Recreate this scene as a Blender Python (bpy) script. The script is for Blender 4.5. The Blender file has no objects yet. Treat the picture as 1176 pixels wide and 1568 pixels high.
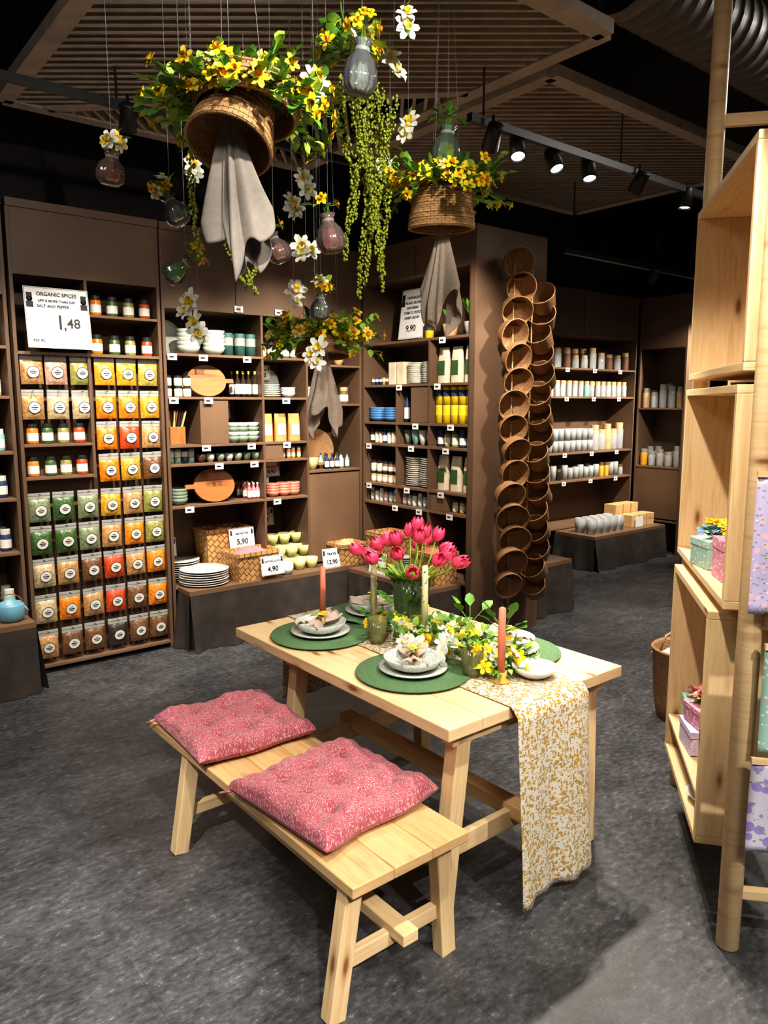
import bpy, math, random
from mathutils import Matrix, Vector
random.seed(11)
R=random.random
def U(a,b): return a+(b-a)*random.random()
ANG=math.radians(39)          # shop axes are turned 39 deg to the camera axis
FR=Matrix.Rotation(ANG,4,'Z')
PI=math.pi

# ------------------------------------------------------------------ materials
MATS={}
def newmat(name):
    m=bpy.data.materials.new(name); m.use_nodes=True
    nt=m.node_tree; b=nt.nodes['Principled BSDF']
    return m,nt,b
def N(nt,t,**k):
    n=nt.nodes.new(t)
    for a,v in k.items(): setattr(n,a,v)
    return n
def ramp(nt,stops,interp='LINEAR'):
    r=N(nt,'ShaderNodeValToRGB'); r.color_ramp.interpolation=interp
    e=r.color_ramp.elements
    e[0].position=stops[0][0]; e[0].color=(*stops[0][1],1)
    e[1].position=stops[-1][0]; e[1].color=(*stops[-1][1],1)
    for p,c in stops[1:-1]:
        x=e.new(p); x.color=(*c,1)
    return r
def col(name,c,rough=.6,var=.15,metal=0,trans=0,ior=1.45,emit=0,scale=12,bump=0,sss=0,sheen=0,coat=0):
    if name in MATS: return MATS[name]
    m,nt,b=newmat(name)
    tc=N(nt,'ShaderNodeTexCoord'); no=N(nt,'ShaderNodeTexNoise')
    no.inputs['Scale'].default_value=scale; no.inputs['Detail'].default_value=4
    nt.links.new(tc.outputs['Object'],no.inputs['Vector'])
    lo=tuple(x*(1-var) for x in c); hi=tuple(min(1,x*(1+var)) for x in c)
    r=ramp(nt,[(.3,lo),(.7,hi)])
    nt.links.new(no.outputs['Fac'],r.inputs['Fac'])
    nt.links.new(r.outputs['Color'],b.inputs['Base Color'])
    b.inputs['Roughness'].default_value=rough; b.inputs['Metallic'].default_value=metal
    b.inputs['Transmission Weight'].default_value=trans; b.inputs['IOR'].default_value=ior
    b.inputs['Sheen Weight'].default_value=sheen; b.inputs['Coat Weight'].default_value=coat
    if sss:
        b.inputs['Subsurface Weight'].default_value=sss; b.inputs['Subsurface Radius'].default_value=(.01,.006,.004)
    if emit:
        b.inputs['Emission Color'].default_value=(*c,1); b.inputs['Emission Strength'].default_value=emit
    if bump:
        bp=N(nt,'ShaderNodeBump'); bp.inputs['Strength'].default_value=bump; bp.inputs['Distance'].default_value=.005
        nt.links.new(no.outputs['Fac'],bp.inputs['Height']); nt.links.new(bp.outputs['Normal'],b.inputs['Normal'])
    MATS[name]=m; return m
def thinglass(name,c,milk=.05):
    """thin-walled glass: tinted see-through, fresnel gloss, a diffuse share painted in for lightness"""
    m,nt,b=newmat(name)
    out=[n for n in nt.nodes if n.type=='OUTPUT_MATERIAL'][0]
    nt.nodes.remove(b)
    tr=N(nt,'ShaderNodeBsdfTransparent'); gl=N(nt,'ShaderNodeBsdfGlossy'); df=N(nt,'ShaderNodeBsdfDiffuse')
    tc=N(nt,'ShaderNodeTexCoord'); no=N(nt,'ShaderNodeTexNoise'); no.inputs['Scale'].default_value=30
    nt.links.new(tc.outputs['Object'],no.inputs['Vector'])
    r=ramp(nt,[(.3,tuple(x*.94 for x in c)),(.7,c)]); nt.links.new(no.outputs['Fac'],r.inputs['Fac']); nt.links.new(r.outputs['Color'],tr.inputs['Color'])
    gl.inputs['Roughness'].default_value=.04; df.inputs['Color'].default_value=(*c,1)
    lw=N(nt,'ShaderNodeLayerWeight'); lw.inputs['Blend'].default_value=.38
    m1=N(nt,'ShaderNodeMixShader'); m1.inputs[0].default_value=milk
    nt.links.new(tr.outputs[0],m1.inputs[1]); nt.links.new(df.outputs[0],m1.inputs[2])
    m2=N(nt,'ShaderNodeMixShader'); nt.links.new(lw.outputs['Fresnel'],m2.inputs[0])
    nt.links.new(m1.outputs[0],m2.inputs[1]); nt.links.new(gl.outputs[0],m2.inputs[2])
    nt.links.new(m2.outputs[0],out.inputs['Surface']); MATS[name]=m; return m
def uvmap(nt,sx,sy,rz=0):
    tc=N(nt,'ShaderNodeTexCoord'); mp=N(nt,'ShaderNodeMapping')
    mp.inputs['Scale'].default_value=(sx,sy,1); mp.inputs['Rotation'].default_value=(0,0,rz)
    nt.links.new(tc.outputs['UV'],mp.inputs['Vector']); return mp
def wood(name,c1,c2,knot,rough=.5):
    m,nt,b=newmat(name)
    mp=uvmap(nt,1.1,16)
    n1=N(nt,'ShaderNodeTexNoise'); n1.inputs['Scale'].default_value=2.2; n1.inputs['Detail'].default_value=5; n1.inputs['Distortion'].default_value=.8
    nt.links.new(mp.outputs['Vector'],n1.inputs['Vector'])
    r=ramp(nt,[(.3,c2),(.5,c1),(.62,tuple(a*.5+d*.5 for a,d in zip(c1,c2))),(.75,c1)])
    nt.links.new(n1.outputs['Fac'],r.inputs['Fac'])
    mk=uvmap(nt,3.0,9)
    vo=N(nt,'ShaderNodeTexVoronoi'); vo.inputs['Scale'].default_value=1.0
    nt.links.new(mk.outputs['Vector'],vo.inputs['Vector'])
    rk=ramp(nt,[(.06,(1,1,1)),(.12,(.35,.35,.35)),(.22,(0,0,0))]); nt.links.new(vo.outputs['Distance'],rk.inputs['Fac'])
    mx=N(nt,'ShaderNodeMix',data_type='RGBA')
    nt.links.new(rk.outputs['Color'],mx.inputs[0]); nt.links.new(r.outputs['Color'],mx.inputs[6]); mx.inputs[7].default_value=(*knot,1)
    mv=uvmap(nt,.12,.12); nv=N(nt,'ShaderNodeTexNoise'); nv.inputs['Scale'].default_value=1
    nt.links.new(mv.outputs['Vector'],nv.inputs['Vector'])
    hs=N(nt,'ShaderNodeHueSaturation'); mr=N(nt,'ShaderNodeMapRange'); mr.inputs[1].default_value=.3; mr.inputs[2].default_value=.7; mr.inputs[3].default_value=.80; mr.inputs[4].default_value=1.10
    nt.links.new(nv.outputs['Fac'],mr.inputs[0]); nt.links.new(mr.outputs[0],hs.inputs['Value'])
    nt.links.new(mx.outputs[2],hs.inputs['Color']); nt.links.new(hs.outputs['Color'],b.inputs['Base Color'])
    b.inputs['Roughness'].default_value=rough
    bp=N(nt,'ShaderNodeBump'); bp.inputs['Strength'].default_value=.12; bp.inputs['Distance'].default_value=.002
    nt.links.new(n1.outputs['Fac'],bp.inputs['Height']); nt.links.new(bp.outputs['Normal'],b.inputs['Normal'])
    MATS[name]=m; return m
def weave(name,c1,c2,dark,bw,rh,rough=.7,st=.8):
    m,nt,b=newmat(name)
    mp=uvmap(nt,1,1)
    br=N(nt,'ShaderNodeTexBrick'); br.inputs['Scale'].default_value=1
    br.inputs['Brick Width'].default_value=bw; br.inputs['Row Height'].default_value=rh
    br.inputs['Mortar Size'].default_value=min(bw,rh)*.12; br.inputs['Mortar Smooth'].default_value=.8
    br.inputs['Color1'].default_value=(*c1,1); br.inputs['Color2'].default_value=(*c2,1); br.inputs['Mortar'].default_value=(*dark,1)
    nt.links.new(mp.outputs['Vector'],br.inputs['Vector'])
    nt.links.new(br.outputs['Color'],b.inputs['Base Color']); b.inputs['Roughness'].default_value=rough
    inv=N(nt,'ShaderNodeMath',operation='SUBTRACT'); inv.inputs[0].default_value=1
    nt.links.new(br.outputs['Fac'],inv.inputs[1])
    bp=N(nt,'ShaderNodeBump'); bp.inputs['Strength'].default_value=st; bp.inputs['Distance'].default_value=.004
    nt.links.new(inv.outputs[0],bp.inputs['Height']); nt.links.new(bp.outputs['Normal'],b.inputs['Normal'])
    MATS[name]=m; return m
def blotch(name,base,layers,rough=.9,sheen=.3,bump=.2):
    """printed cloth / speckled glaze: layers = (scale, sx, sy, rot, threshold, colour)"""
    m,nt,b=newmat(name)
    prev=None
    for i,(sc,sx,sy,rz,th,c) in enumerate(layers):
        mp=uvmap(nt,sx,sy,rz); mp.inputs['Location'].default_value=(i*.37,i*.81,0)
        nz=N(nt,'ShaderNodeTexNoise'); nz.inputs['Scale'].default_value=sc*.8
        nt.links.new(mp.outputs['Vector'],nz.inputs['Vector'])
        va=N(nt,'ShaderNodeVectorMath',operation='MULTIPLY_ADD'); va.inputs[1].default_value=(.25/sc*1.5,)*3
        nt.links.new(nz.outputs['Color'],va.inputs[0]); nt.links.new(mp.outputs['Vector'],va.inputs[2])
        vo=N(nt,'ShaderNodeTexVoronoi'); vo.inputs['Scale'].default_value=sc
        nt.links.new(va.outputs[0],vo.inputs['Vector'])
        r=ramp(nt,[(th,(1,1,1)),(min(1,th+.05),(0,0,0))]); nt.links.new(vo.outputs['Distance'],r.inputs['Fac'])
        mx=N(nt,'ShaderNodeMix',data_type='RGBA'); nt.links.new(r.outputs['Color'],mx.inputs[0])
        if prev is None: mx.inputs[6].default_value=(*base,1)
        else: nt.links.new(prev,mx.inputs[6])
        mx.inputs[7].default_value=(*c,1); prev=mx.outputs[2]
    nt.links.new(prev,b.inputs['Base Color']); b.inputs['Roughness'].default_value=rough; b.inputs['Sheen Weight'].default_value=sheen
    if bump:
        mp=uvmap(nt,1,1); no=N(nt,'ShaderNodeTexNoise'); no.inputs['Scale'].default_value=60
        nt.links.new(mp.outputs['Vector'],no.inputs['Vector'])
        bp=N(nt,'ShaderNodeBump'); bp.inputs['Strength'].default_value=bump; bp.inputs['Distance'].default_value=.003
        nt.links.new(no.outputs['Fac'],bp.inputs['Height']); nt.links.new(bp.outputs['Normal'],b.inputs['Normal'])
    MATS[name]=m; return m

def floor_mat():
    m,nt,b=newmat('slate_tile_floor')
    tc=N(nt,'ShaderNodeTexCoord')
    n1=N(nt,'ShaderNodeTexNoise'); n1.inputs['Scale'].default_value=1.6; n1.inputs['Detail'].default_value=8; n1.inputs['Roughness'].default_value=.62
    n2=N(nt,'ShaderNodeTexNoise'); n2.inputs['Scale'].default_value=26; n2.inputs['Detail'].default_value=10; n2.inputs['Roughness'].default_value=.78
    n3=N(nt,'ShaderNodeTexNoise'); n3.inputs['Scale'].default_value=6; n3.inputs['Detail'].default_value=6; n3.inputs['Distortion'].default_value=.6
    mpx=N(nt,'ShaderNodeMapping'); mpx.inputs['Scale'].default_value=(1,1.7,1)
    nt.links.new(tc.outputs['Object'],mpx.inputs['Vector'])
    nt.links.new(tc.outputs['Object'],n1.inputs['Vector']); nt.links.new(mpx.outputs['Vector'],n2.inputs['Vector']); nt.links.new(mpx.outputs['Vector'],n3.inputs['Vector'])
    r1=ramp(nt,[(.3,(.040,.040,.043)),(.7,(.092,.092,.096))]); nt.links.new(n1.outputs['Fac'],r1.inputs['Fac'])
    r2=ramp(nt,[(.38,(.5,.5,.5)),(.50,(.9,.9,.9)),(.57,(1.15,1.15,1.15)),(.66,(2.8,2.8,2.75))]); nt.links.new(n2.outputs['Fac'],r2.inputs['Fac'])
    r3=ramp(nt,[(.35,(.75,.75,.75)),(.6,(1.15,1.15,1.15))]); nt.links.new(n3.outputs['Fac'],r3.inputs['Fac'])
    mu=N(nt,'ShaderNodeMix',data_type='RGBA',blend_type='MULTIPLY'); mu.inputs[0].default_value=1
    nt.links.new(r1.outputs['Color'],mu.inputs[6]); nt.links.new(r2.outputs['Color'],mu.inputs[7])
    mu3=N(nt,'ShaderNodeMix',data_type='RGBA',blend_type='MULTIPLY'); mu3.inputs[0].default_value=1
    nt.links.new(mu.outputs[2],mu3.inputs[6]); nt.links.new(r3.outputs['Color'],mu3.inputs[7])
    br=N(nt,'ShaderNodeTexBrick'); br.inputs['Scale'].default_value=1; br.inputs['Brick Width'].default_value=1.5; br.inputs['Row Height'].default_value=.75
    br.inputs['Mortar Size'].default_value=.002; br.inputs['Color1'].default_value=(1,1,1,1); br.inputs['Color2'].default_value=(.93,.93,.93,1); br.inputs['Mortar'].default_value=(.72,.72,.72,1)
    nt.links.new(tc.outputs['Object'],br.inputs['Vector'])
    m2=N(nt,'ShaderNodeMix',data_type='RGBA',blend_type='MULTIPLY'); m2.inputs[0].default_value=1
    nt.links.new(mu3.outputs[2],m2.inputs[6]); nt.links.new(br.outputs['Color'],m2.inputs[7])
    nt.links.new(m2.outputs[2],b.inputs['Base Color'])
    rr=ramp(nt,[(.35,(.28,)*3),(.65,(.48,)*3)]); nt.links.new(n2.outputs['Fac'],rr.inputs['Fac']); nt.links.new(rr.outputs['Color'],b.inputs['Roughness'])
    bp=N(nt,'ShaderNodeBump'); bp.inputs['Strength'].default_value=.35; bp.inputs['Distance'].default_value=.004
    nt.links.new(n2.outputs['Fac'],bp.inputs['Height']); nt.links.new(bp.outputs['Normal'],b.inputs['Normal'])
    return m
FLOOR=floor_mat()
BROWN=col('brown_laminate',(.125,.074,.045),.5,.10,scale=3)
BROWN2=col('brown_laminate_shelf',(.165,.098,.058),.5,.10,scale=3)
DARK=col('charcoal_paint',(.018,.014,.013),.8)
BLACKM=col('black_metal',(.012,.012,.012),.45)
DUCT=col('duct_brown',(.12,.095,.075),.5,.1)
SLAT=col('slat_taupe',(.37,.30,.24),.6,.12)
BCLOTH=col('black_fabric',(.036,.028,.023),.95,.3,scale=8,bump=.3)
PINE=wood('pine',(.76,.555,.315),(.63,.40,.18),(.26,.10,.03))
PINE2=wood('pine_warm',(.70,.455,.215),(.56,.31,.115),(.24,.09,.025))
ACACIA=wood('acacia',(.44,.17,.05),(.25,.08,.025),(.12,.04,.02),.4)
WHITE=col('white_card',(.80,.80,.78),.6,.03)
INK=col('black_ink',(.02,.02,.02),.6)
CERAM=col('white_ceramic',(.70,.68,.62),.25,.05)
SPECK=blotch('speckled_glaze',(.55,.57,.51),[(150,1,1,0,.26,(.13,.19,.16))],.22,0,0)
MATG=weave('green_placemat',(.13,.23,.10),(.10,.19,.08),(.04,.085,.035),.02,.006,.9,.6)
WICK=weave('seagrass_weave',(.38,.20,.08),(.25,.125,.048),(.055,.025,.01),.016,.009)
ROPE=weave('straw_rope',(.50,.29,.115),(.37,.20,.075),(.10,.048,.016),.03,.011)
BIRCH=weave('birch_bark_weave',(.60,.34,.13),(.48,.25,.085),(.2,.09,.03),.05,.045)
CUSH=blotch('pink_floral_print',(.36,.075,.095),[(240,1,1,0,.33,(.52,.27,.29)),(170,1,1,.5,.23,(.60,.42,.41)),(180,1,1,1,.2,(.26,.03,.05))],.9,.15,.15)
RUN=blotch('mustard_floral_print',(.56,.515,.42),[(40,1,2.0,.7,.36,(.42,.25,.035)),(40,2.0,1,.5,.32,(.34,.20,.035)),(60,1,2.4,-.6,.24,(.13,.125,.10)),(54,1,2.2,.2,.18,(.55,.52,.43)),(48,1,1,.2,.14,(.58,.31,.03))],.9,.1,.1)
LILAC=blotch('lilac_floral_paper',(.58,.50,.76),[(38,1,1,0,.32,(.85,.55,.60)),(50,1,1.8,.6,.2,(.22,.36,.24)),(45,1,1,.3,.12,(.9,.88,.8))],.6,0,0)
PURP=blotch('purple_floral_paper',(.70,.66,.76),[(26,1,1,0,.42,(.38,.28,.68)),(40,1,2,.6,.2,(.22,.34,.18))],.6,0,0)
MINTP=blotch('mint_floral_paper',(.34,.56,.48),[(60,1,1,0,.25,(.85,.82,.75)),(50,1,1,.6,.15,(.8,.3,.4))],.6,0,0)
PINKP=blotch('pink_floral_paper',(.62,.25,.36),[(60,1,1,0,.28,(.85,.7,.72))],.6,0,0)
LINEN=col('linen_grey',(.26,.225,.19),.95,.08,bump=.15,sheen=.15,scale=60)
LINENB=col('linen_beige',(.48,.36,.28),.95,.06,bump=.15,sheen=.15,scale=60)
LINENH=col('linen_greige',(.46,.37,.295),.95,.08,bump=.15,sheen=.15,scale=60)
LEAF1=col('leaf_green',(.12,.30,.035),.5,.3,scale=20)
LEAF2=col('leaf_lime',(.32,.48,.06),.5,.3,scale=20)
LEAF3=col('leaf_dark',(.05,.16,.03),.5,.3,scale=20)
AMAR=col('amaranth_green',(.30,.34,.03),.7,.4,scale=60)
YEL=col('petal_yellow',(.90,.64,.015),.5,.12,scale=30,sss=.1)
YEL2=col('petal_orange_centre',(.85,.36,.01),.5,.1)
PALEY=col('petal_cream',(.88,.80,.30),.5,.1)
WPET=col('petal_white',(.84,.83,.74),.5,.05,sss=.2)
TUL=col('tulip_pink',(.88,.075,.175),.4,.25,scale=40,sss=.15)
CWAX=col('candle_cream',(.78,.68,.44),.5,.04,sss=.3)
SWAX=col('candle_salmon',(.86,.27,.17),.45,.04,sss=.3)
CPAT=col('candle_pattern_gold',(.55,.38,.10),.5,.1)
GCL=thinglass('clear_glass',(.95,.98,.99),.10)
GPK=thinglass('pink_glass',(.98,.70,.64),.14)
GGR=thinglass('green_glass',(.76,.92,.70),.10)
GDK=thinglass('dark_green_glass',(.28,.42,.20),.22)
GAM=thinglass('amber_glass',(.72,.70,.30),.18)
STRING=col('nylon_string',(.30,.30,.28),.5)
LAMP=col('lamp_emitter',(1,.95,.86),.5,0,emit=40)
def C(n,c,r=.55): return col(n,c,r,.12)
CH=dict(green=C('product_teal',(.04,.12,.10)),yellow=C('product_yellow',(.80,.58,.02)),white=C('product_white',(.68,.65,.58)),
 cream=C('product_cream',(.64,.55,.40)),pink=C('product_pink',(.70,.20,.22)),blue=C('product_blue',(.08,.22,.45)),mint=C('product_mint',(.24,.46,.40)),
 orange=C('product_orange',(.75,.25,.02)),amber=C('product_amber',(.68,.34,.03)),red=C('product_red',(.48,.06,.02)),ochre=C('product_ochre',(.60,.40,.06)),
 olive=C('product_olive',(.27,.25,.06)),sage=C('glaze_sage',(.18,.24,.17)),dgreen=C('product_green',(.04,.10,.03)),tan=C('product_tan',(.55,.36,.18)),
 brown=C('product_brown',(.16,.08,.04)),dark=C('product_dark',(.05,.035,.03)),black=C('product_black',(.02,.02,.02)),kraft=C('kraft_paper',(.56,.25,.085)),
 navy=C('product_navy',(.02,.04,.10)),lime=C('glaze_lime',(.56,.54,.24),.3),lblue=C('enamel_blue',(.16,.36,.48),.3),terr=C('glaze_rose',(.55,.19,.13),.4),grey=C('product_grey',(.32,.32,.30)),
 darkgl=C('bottle_dark',(.03,.02,.012),.15),glassy=thinglass('jar_glass',(.92,.95,.94),.34))
LABEL=col('label_white',(.74,.72,.65),.6,.03)
FOIL=col('pouch_clear_film',(.36,.35,.31),.2,.1)
def spice(n,c): return col('spice_'+n,c,.34,.35,scale=55,bump=.6,coat=.35)
SP=dict(orange=spice('orange',(.62,.19,.01)),amber=spice('amber',(.54,.28,.025)),red=spice('red',(.46,.06,.012)),ochre=spice('ochre',(.40,.30,.06)),
 olive=spice('olive',(.24,.23,.06)),sage=spice('sage',(.18,.22,.12)),dgreen=spice('green',(.045,.10,.025)),tan=spice('tan',(.40,.22,.085)),
 brown=spice('brown',(.14,.065,.025)),dark=spice('dark',(.035,.025,.02)),cream=spice('cream',(.44,.34,.20)),pink=spice('pink_salt',(.48,.28,.21)))

# ------------------------------------------------------------------ mesh builder
class MB:
    def __init__(s):
        s.v=[];s.f=[];s.mi=[];s.uv=[];s.sm=[];s.mats=[];s.T=Matrix.Identity(4)
    def add(s,vs,fs,mat,uvs=None,smooth=False,M=None):
        if mat not in s.mats: s.mats.append(mat)
        k=s.mats.index(mat); o=len(s.v); T=s.T if M is None else s.T@M
        s.v+=[T@Vector(v) for v in vs]
        for i,f in enumerate(fs):
            s.f.append([o+j for j in f]); s.mi.append(k); s.sm.append(smooth)
            s.uv.append(uvs[i] if uvs else [(vs[j][0]+vs[j][1]*.4,vs[j][2]+vs[j][1]*.6) for j in f])
    def box(s,x0,x1,y0,y1,z0,z1,mat,M=None):
        a=((x0,x1),(y0,y1),(z0,z1))
        vs=[(a[0][i],a[1][j],a[2][k]) for i in(0,1) for j in (0,1) for k in (0,1)]
        fs=[(0,1,3,2),(4,6,7,5),(0,4,5,1),(2,3,7,6),(0,2,6,4),(1,5,7,3)]
        ax=[0,0,1,1,2,2]; L=[abs(x1-x0),abs(y1-y0),abs(z1-z0)]; lg=L.index(max(L))
        ou,ov=U(0,9),U(0,9); uvs=[]
        for f,n in zip(fs,ax):
            pl=[t for t in(0,1,2) if t!=n]
            if lg in pl: u=lg; v=[t for t in pl if t!=lg][0]
            else: u,v=pl
            uvs.append([(vs[j][u]+ou,vs[j][v]+ov) for j in f])
        s.add(vs,fs,mat,uvs,False,M)
    def beam(s,p1,p2,w,h,mat,up=(0,0,1)):
        p1=Vector(p1);p2=Vector(p2);d=(p2-p1);L=d.length;d.normalize()
        upv=Vector(up)
        if abs(d.dot(upv))>.9: upv=Vector((1,0,0))
        x=upv.cross(d).normalized(); y=d.cross(x)
        M=Matrix(((x.x,y.x,d.x,p1.x),(x.y,y.y,d.y,p1.y),(x.z,y.z,d.z,p1.z),(0,0,0,1)))
        s.box(-w/2,w/2,-h/2,h/2,0,L,mat,M)
    def lathe(s,prof,n,mat,M=None,smooth=True,fn=None):
        vs=[];arc=[0]
        for i in range(1,len(prof)): arc.append(arc[-1]+math.hypot(prof[i][0]-prof[i-1][0],prof[i][1]-prof[i-1][1]))
        rm=max(p[0] for p in prof)
        for r,z in prof:
            for k in range(n):
                a=2*PI*k/n; q=r*(fn(a,z) if fn else 1)
                vs.append((q*math.cos(a),q*math.sin(a),z))
        fs=[];uvs=[]
        for i in range(len(prof)-1):
            for k in range(n):
                k2=(k+1)%n
                fs.append((i*n+k,i*n+k2,(i+1)*n+k2,(i+1)*n+k))
                u0=2*PI*k/n*rm;u1=2*PI*(k+1)/n*rm
                uvs.append([(u0,arc[i]),(u1,arc[i]),(u1,arc[i+1]),(u0,arc[i+1])])
        s.add(vs,fs,mat,uvs,smooth,M)
    def cyl(s,x,y,z,r,h,mat,n=14,r2=None):
        r2=r if r2 is None else r2
        s.lathe([(.0001,0),(r,0),(r2,h),(.0001,h)],n,mat,Matrix.Translation((x,y,z)),False if n<10 else True)
    def tube(s,pts,r,mat,n=6):
        pts=[Vector(p) for p in pts]; vs=[];fs=[]
        for i,p in enumerate(pts):
            d=(pts[min(i+1,len(pts)-1)]-pts[max(i-1,0)]).normalized()
            u=Vector((0,0,1)) if abs(d.z)<.9 else Vector((1,0,0))
            x=u.cross(d).normalized();y=d.cross(x)
            rr=r[i] if isinstance(r,(list,tuple)) else r
            for k in range(n):
                a=2*PI*k/n; vs.append(p+x*rr*math.cos(a)+y*rr*math.sin(a))
        for i in range(len(pts)-1):
            for k in range(n):
                k2=(k+1)%n; fs.append((i*n+k,i*n+k2,(i+1)*n+k2,(i+1)*n+k))
        fs.append(tuple(range(n))[::-1]); fs.append(tuple((len(pts)-1)*n+k for k in range(n)))
        s.add(vs,fs,mat,None,True)
    def ball(s,c,r,mat,n=8,sz=1):
        m=n//2; pr=[(max(.0001,r*math.sin(PI*i/m)),-r*sz*math.cos(PI*i/m)) for i in range(m+1)]
        s.lathe(pr,n,mat,Matrix.Translation(c))
    def grid(s,nu,nv,fn,mat,uv=None,smooth=True,wrap=False):
        vs=[];fs=[];uvs=[]
        for i in range(nu+1):
            for j in range(nv+1): vs.append(fn(i/nu,j/nv))
        for i in range(nu):
            for j in range(nv):
                fs.append((i*(nv+1)+j,(i+1)*(nv+1)+j,(i+1)*(nv+1)+j+1,i*(nv+1)+j+1))
                if uv: uvs.append([uv(i/nu,j/nv),uv((i+1)/nu,j/nv),uv((i+1)/nu,(j+1)/nv),uv(i/nu,(j+1)/nv)])
        s.add(vs,fs,mat,uvs if uv else None,smooth)
    # plants
    def leaf(s,b,d,L,W,mat,droop=.25):
        b=Vector(b);d=Vector(d).normalized()
        sd=d.cross(Vector((U(-.4,.4),U(-.4,.4),1))).normalized(); nn=sd.cross(d)
        g=Vector((0,0,-1))
        p=[b,b+d*L*.35+sd*W*.5+nn*W*.12,b+d*L*.35,b+d*L*.35-sd*W*.5+nn*W*.12,
           b+d*L*.72+sd*W*.38+g*L*droop*.4+nn*W*.1,b+d*L*.72+g*L*droop*.4,b+d*L*.72-sd*W*.38+g*L*droop*.4+nn*W*.1,b+d*L+g*L*droop]
        s.add(p,[(0,2,1),(0,3,2),(1,2,5,4),(2,3,6,5),(4,5,7),(5,6,7)],mat,None,True)
    def flower(s,c,nv,r,pm,cm,n=5,cup=.3,trump=0):
        c=Vector(c);nv=Vector(nv).normalized()
        x=nv.orthogonal().normalized();y=nv.cross(x);a0=R()*6
        for k in range(n):
            a=a0+2*PI*k/n+U(-.1,.1); d=x*math.cos(a)+y*math.sin(a); t=nv.cross(d); rr=r*U(.85,1.1); w=rr*(2.6/n); cu=cup*U(.5,1.3)
            p=[c+d*rr*.1,
               c+d*rr*.45+t*w*.62+nv*rr*cu*.5,c+d*rr*.48+nv*rr*cu*.32,c+d*rr*.45-t*w*.62+nv*rr*cu*.5,
               c+d*rr*.82+t*w*.55+nv*rr*cu*.62,c+d*rr*.88+nv*rr*cu*.55,c+d*rr*.82-t*w*.55+nv*rr*cu*.62,
               c+d*rr*1.02+nv*rr*cu*U(.2,.7)]
            s.add(p,[(0,2,1),(0,3,2),(1,2,5,4),(2,3,6,5),(4,5,7),(5,6,7)],pm,None,True)
        M=Matrix(((x.x,y.x,nv.x,c.x),(x.y,y.y,nv.y,c.y),(x.z,y.z,nv.z,c.z),(0,0,0,1)))
        if trump: s.lathe([(r*.08,0),(r*.2,r*.2),(r*.22,r*.4),(r*.32,r*.5)],8,cm,M)
        else: s.lathe([(r*.2,0),(r*.17,r*.14),(.0003,r*.2)],7,cm,M)
    def foliage(s,c,rad,nleaf,L,W,lm,fl,inner=.35,up=0):
        c=Vector(c)
        def rd():
            while True:
                v=Vector((U(-1,1),U(-1,1),U(-1,1)))
                if .1<v.length<1: return v.normalized()
        for _ in range(nleaf):
            v=rd(); v.z=abs(v.z)*.7+v.z*.3+up; k=U(inner,1)
            p=c+Vector((v.x*rad[0],v.y*rad[1],v.z*rad[2]))*k
            s.leaf(p,v+Vector((0,0,U(-.3,.5))),L*U(.6,1.2),W*U(.6,1.2),random.choice(lm))
        for cnt,r,pm,cm,n,cup,tr in fl:
            for _ in range(cnt):
                v=rd(); v.z=abs(v.z)*.6+v.z*.4+up; k=U(.8,1.12)
                p=c+Vector((v.x*rad[0],v.y*rad[1],v.z*rad[2]))*k
                s.tube([c+(p-c)*.4,p],.0018,LEAF1,4)
                s.flower(p,v+Vector((U(-.3,.3),U(-.6,.1),U(-.3,.3))),r*U(.8,1.15),pm,cm,n,cup,tr)
def mesh_from(name,mb):
    me=bpy.data.meshes.new(name)
    me.from_pydata([tuple(v) for v in mb.v],[],mb.f)
    for m in mb.mats: me.materials.append(m)
    me.polygons.foreach_set('material_index',mb.mi); me.polygons.foreach_set('use_smooth',mb.sm)
    ul=me.uv_layers.new(name='UVMap'); fl=[]
    for u in mb.uv:
        for a in u: fl.extend(a)
    ul.data.foreach_set('uv',fl); me.update(); return me
def mk(name,mb,loc=(0,0,0),rot=0,world=False,bevel=0,solid=0,parent=None):
    o=bpy.data.objects.new(name,mesh_from(name,mb)); bpy.context.scene.collection.objects.link(o)
    if parent: o.parent=parent; o.location=loc; o.rotation_euler=(0,0,rot)
    elif world: o.location=loc; o.rotation_euler=(0,0,rot)
    else: o.location=FR@Vector(loc); o.rotation_euler=(0,0,ANG+rot)
    if solid:
        md=o.modifiers.new('s','SOLIDIFY'); md.thickness=solid; md.offset=0
    if bevel:
        md=o.modifiers.new('b','BEVEL'); md.width=bevel; md.segments=2; md.limit_method='ANGLE'; md.angle_limit=1.0
    return o
def text(parent,body,size,loc,mat=INK,rot=(PI/2,0,0),align='CENTER',fat=.016):
    c=bpy.data.curves.new('lettering','FONT'); c.body=body; c.size=size; c.align_x=align; c.extrude=.0004; c.offset=min(.0009,size*fat)
    c.materials.append(mat)
    o=bpy.data.objects.new('lettering',c); bpy.context.scene.collection.objects.link(o)
    o.parent=parent; o.location=loc; o.rotation_euler=rot; return o

# ------------------------------------------------------------------ room shell
def shell(name,x0,x1,y0,y1,z0,z1,mat):
    mb=MB(); mb.box(x0,x1,y0,y1,z0,z1,mat); return mk(name,mb)
shell('floor',-5,10.5,-4,5.75,-.1,0,FLOOR)
shell('ceiling',-5.1,10.6,-4.1,5.85,4.3,4.4,DARK)
shell('wall_back',-5,10.5,5.75,5.85,0,4.3,DARK)
shell('wall_left',-5.1,-5,-4,5.75,0,4.3,DARK)
shell('wall_right',10.5,10.6,-4,5.75,0,4.3,DARK)
shell('wall_front',-5,10.5,-4.1,-4,0,4.3,DARK)
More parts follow.
